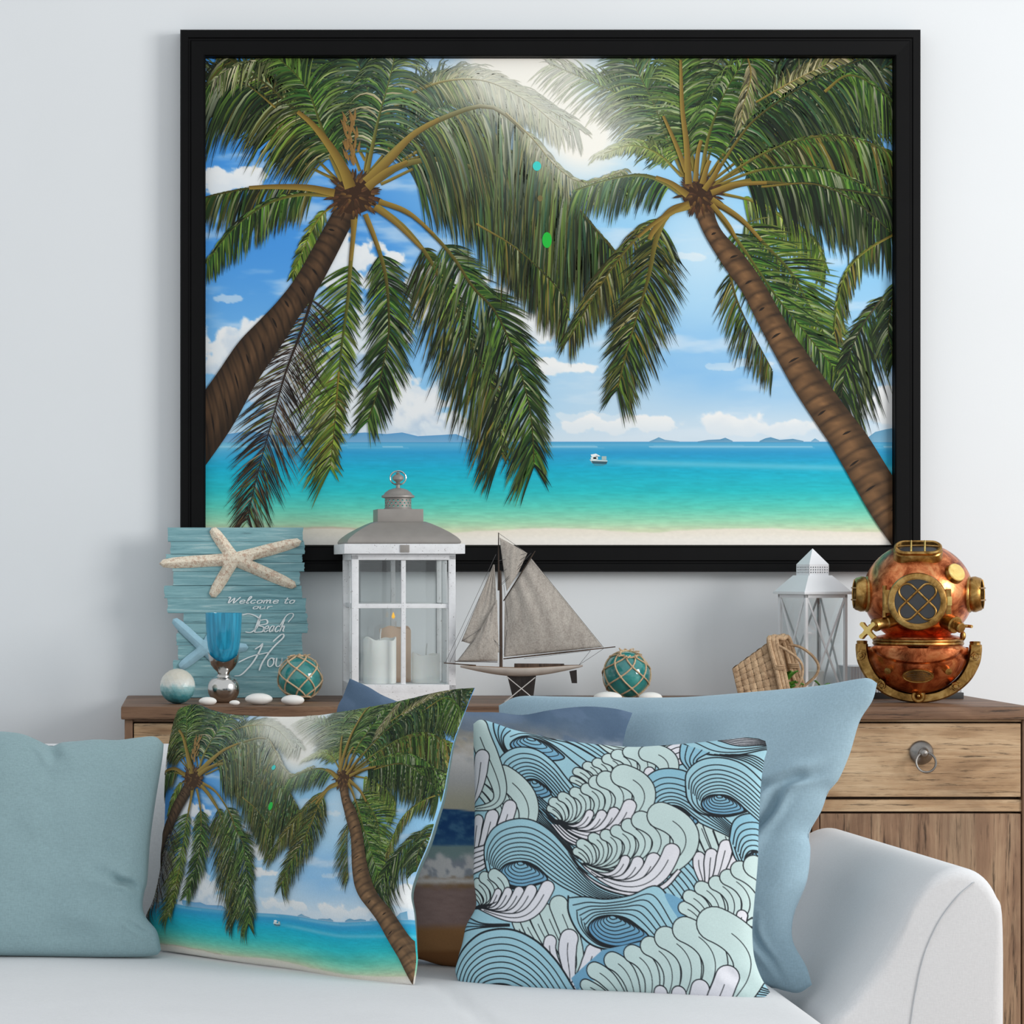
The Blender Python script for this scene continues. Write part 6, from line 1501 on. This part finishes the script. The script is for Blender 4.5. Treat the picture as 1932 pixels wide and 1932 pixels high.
# front window
def ring_prof(r0, r1, h): return [(r1, -0.02), (r1, h * 0.5), (r1 - 0.15 * (r1 - r0), h * 0.8), (r0 + 0.35 * (r1 - r0), h), (r0, h * 0.9), (r0, -0.004)]
fy = 0.02 - R0
fc = Vector((X(835), fy - 0.004, H(765)))
fw = MB().lathe(ring_prof(228 * k, 296 * k, 0.012), 56, RX, fc, cap=False).build('front_window', M['brass'], hel, 40)
MB().lathe([(294 * k, -0.03), (294 * k, 0.006), (270 * k, 0.0062)], 56, RX, fc, cap=False).build('window_seat', M['brass'], fw)
MB().lathe([(236 * k, -0.001), (0, -0.0005)], 40, RX, fc, cap=False).build('glass', M['port_glass'], fw)
for sg in (-1, 1):
    path = []
    for e in (1, -1):
        for a in np.linspace(-math.pi / 2, math.pi / 2, 12):
            path.append((e * (150 + 78 * math.cos(a)), e * 78 * math.sin(a)))
    ca, sa = math.cos(sg * math.pi / 4), math.sin(sg * math.pi / 4)
    MB().tube([fc + Vector(((p[0] * ca - p[1] * sa) * k, -0.008 - 0.0006 * sg, (p[0] * sa + p[1] * ca) * k)) for p in path], 13 * k, 8, closed=True).build('grille_bar', M['brass'], fw)
for sx_ in (-1, 1):
    for sz_ in (-1, 1):
        MB().box(fc + Vector((sx_ * 178 * k, -0.009, sz_ * 175 * k)), (40 * k, 0.008, 40 * k), 0.0008, Matrix.Rotation(math.pi / 4, 4, 'Y')).build('grille_lug', M['brass'], fw)
MB().box((X(1140), fy + 0.004, H(765)), (55 * k, 0.016, 260 * k), 0.002).build('hinge', M['brass'], fw)
MB().box((X(1150), fy - 0.004, H(758)), (50 * k, 0.010, 95 * k), 0.002).build('latch', M['bright_brass'], fw)
for dz_ in (-70, 0, 70): MB().lathe([(22 * k, -0.016), (22 * k, 0.016)], 14, None, (X(508), fy + 0.006, H(765 + dz_))).build('hinge_knuckle', M['brass'], fw)
MB().box((X(535), fy + 0.008, H(765)), (60 * k, 0.012, 240 * k), 0.002).build('hinge', M['brass'], fw)
# side windows
for sg in (-1, 1):
    d = Vector((sg * 0.985, -0.17, 0.02)).normalized(); c_ = Vector((sg * 480 * k, 0.004, H(695))); Fm = frame_to(d)
    w_ = MB().lathe([(190 * k, -0.01), (190 * k, 40 * k), (178 * k, 55 * k), (184 * k, 70 * k), (186 * k, 100 * k), (176 * k, 125 * k), (168 * k, 150 * k), (150 * k, 168 * k), (140 * k, 165 * k), (138 * k, 120 * k)], 44, Fm, c_, cap=False).build('side_window', M['brass'], hel, 40)
    MB().lathe([(140 * k, 122 * k), (0, 123 * k)], 30, Fm, c_, cap=False).build('glass', M['port_glass'], w_)
    for q in (-62, 62):
        L_ = 150
        MB().tube([c_ + (Fm @ Vector((a * k, q * k, (165 + 22 * (1 - (a / 150) ** 2)) * k))) for a in np.linspace(-L_, L_, 9)], 9 * k, 8).build('grille_bar', M['brass'], w_)
    MB().tube([c_ + (Fm @ Vector((0, a * k, (165 + 18 * (1 - (a / 150) ** 2)) * k))) for a in np.linspace(-150, 150, 9)], 9 * k, 8).build('grille_bar', M['brass'], w_)
# top window: an oblong port tipped forward
d = Vector((0, -0.60, 0.80)).normalized(); Fm = frame_to(d); c_ = Vector((0, -0.041, H(262)))
def stad(a, b, n=14): return [(e * (a - b) + e * b * math.cos(t_), e * b * math.sin(t_)) for e in (1, -1) for t_ in np.linspace(-math.pi / 2, math.pi / 2, n)]
m_ = MB(); vs = []; lv = [(246, 120, -150), (246, 120, 30), (236, 112, 42), (240, 116, 52), (240, 116, 72), (225, 102, 82), (205, 82, 78), (200, 78, 40)]
for a, b, z in lv: vs += [c_ + (Fm @ Vector((p[0] * k, p[1] * k, z * k))) for p in stad(a, b)]
n = 28; m_.add(vs, [(j * n + i, j * n + (i + 1) % n, (j + 1) * n + (i + 1) % n, (j + 1) * n + i) for j in range(len(lv) - 1) for i in range(n)])
tw = m_.build('top_window', M['brass'], hel, 35)
g_ = MB().add([c_ + (Fm @ Vector((p[0] * k, p[1] * k, 42 * k))) for p in stad(202, 80)], [tuple(range(28))]).build('glass', M['port_glass'], tw)
for q in (-68, 68): MB().tube([c_ + (Fm @ Vector((q * k, a * k, (80 + 14 * (1 - (a / 95) ** 2)) * k))) for a in np.linspace(-95, 95, 7)], 10 * k, 8).build('grille_bar', M['bright_brass'], tw)
MB().tube([c_ + (Fm @ Vector((a * k, 0, (78 + 14 * (1 - (a / 215) ** 2)) * k))) for a in np.linspace(-215, 215, 9)], 8 * k, 8).build('grille_bar', M['brass'], tw)
# spitcock cap, exhaust and air valves
p_, d_ = dome_pt(0.95, 0.46); d_ = Vector((0.55, -0.72, 0.42)).normalized(); Fm = frame_to(d_); pc = Vector((X(1205), -0.046, H(478)))
MB().lathe([(104 * k, -0.03), (106 * k, 0.0), (100 * k, 12 * k), (98 * k, 28 * k)], 36, Fm, pc, cap=False).build('valve_cap', M['brass'], hel, 35)
MB().lathe([(98.5 * k, 24 * k), (98 * k, 34 * k), (90 * k, 40 * k), (0, 41 * k)], 36, Fm, pc, cap=False).build('cap_face', M['bright_brass'], hel, 35)
d_ = Vector((-0.80, -0.55, -0.25)).normalized(); Fm = frame_to(d_); pc = Vector((X(560), -0.055, H(965)))
MB().lathe([(72 * k, -0.02), (72 * k, 50 * k), (60 * k, 60 * k), (60 * k, 150 * k), (66 * k, 156 * k), (66 * k, 190 * k), (30 * k, 200 * k), (24 * k, 250 * k), (0, 252 * k)], 28, Fm, pc, cap=False).build('air_valve', M['brass'], hel, 30)
hc = pc + d_ * 258 * k
star = []
for q in range(4):
    a = q * math.pi / 2 + math.pi / 4
    for da, r in ((-0.75, 34), (-0.32, 62), (-0.30, 100), (-0.12, 112), (0.12, 112), (0.30, 100), (0.32, 62)): star.append(((r if r < 90 else r) * math.cos(a + da * (1 if r < 90 else 0.8)) * k, r * math.sin(a + da * (1 if r < 90 else 0.8)) * k))
dv = Vector((-0.45, -0.88, 0.10)).normalized(); Fh = frame_to(dv)
MB().plate(star, -0.004, 0.004, Fh @ Matrix.Rotation(math.pi / 2, 4, 'X'), Vector((X(345), hc.y - 0.004, H(1065)))).build('valve_handle', M['bright_brass'], hel, 30)
d_ = Vector((0.62, -0.72, -0.30)).normalized(); Fm = frame_to(d_); pc = Vector((X(1195), -0.056, H(1000)))
MB().lathe([(88 * k, -0.02), (90 * k, 20 * k), (78 * k, 34 * k), (46 * k, 36 * k), (40 * k, 70 * k), (52 * k, 78 * k), (54 * k, 110 * k), (44 * k, 124 * k), (0, 128 * k)], 30, Fm, pc, cap=False).build('exhaust_valve', M['brass'], hel, 30)
MB().tube([pc + d_ * 40 * k, pc + d_ * 70 * k + Vector((95 * k, 0.004, 5 * k)), pc + d_ * 90 * k + Vector((120 * k, 0.0, 8 * k))], 16 * k, 10).build('valve_stem', M['brass'], hel)
MB().ell(Vector((X(1290), 0.006, H(1125))), (30 * k, 24 * k, 50 * k), 16, 12).build('lug', M['brass'], hel)
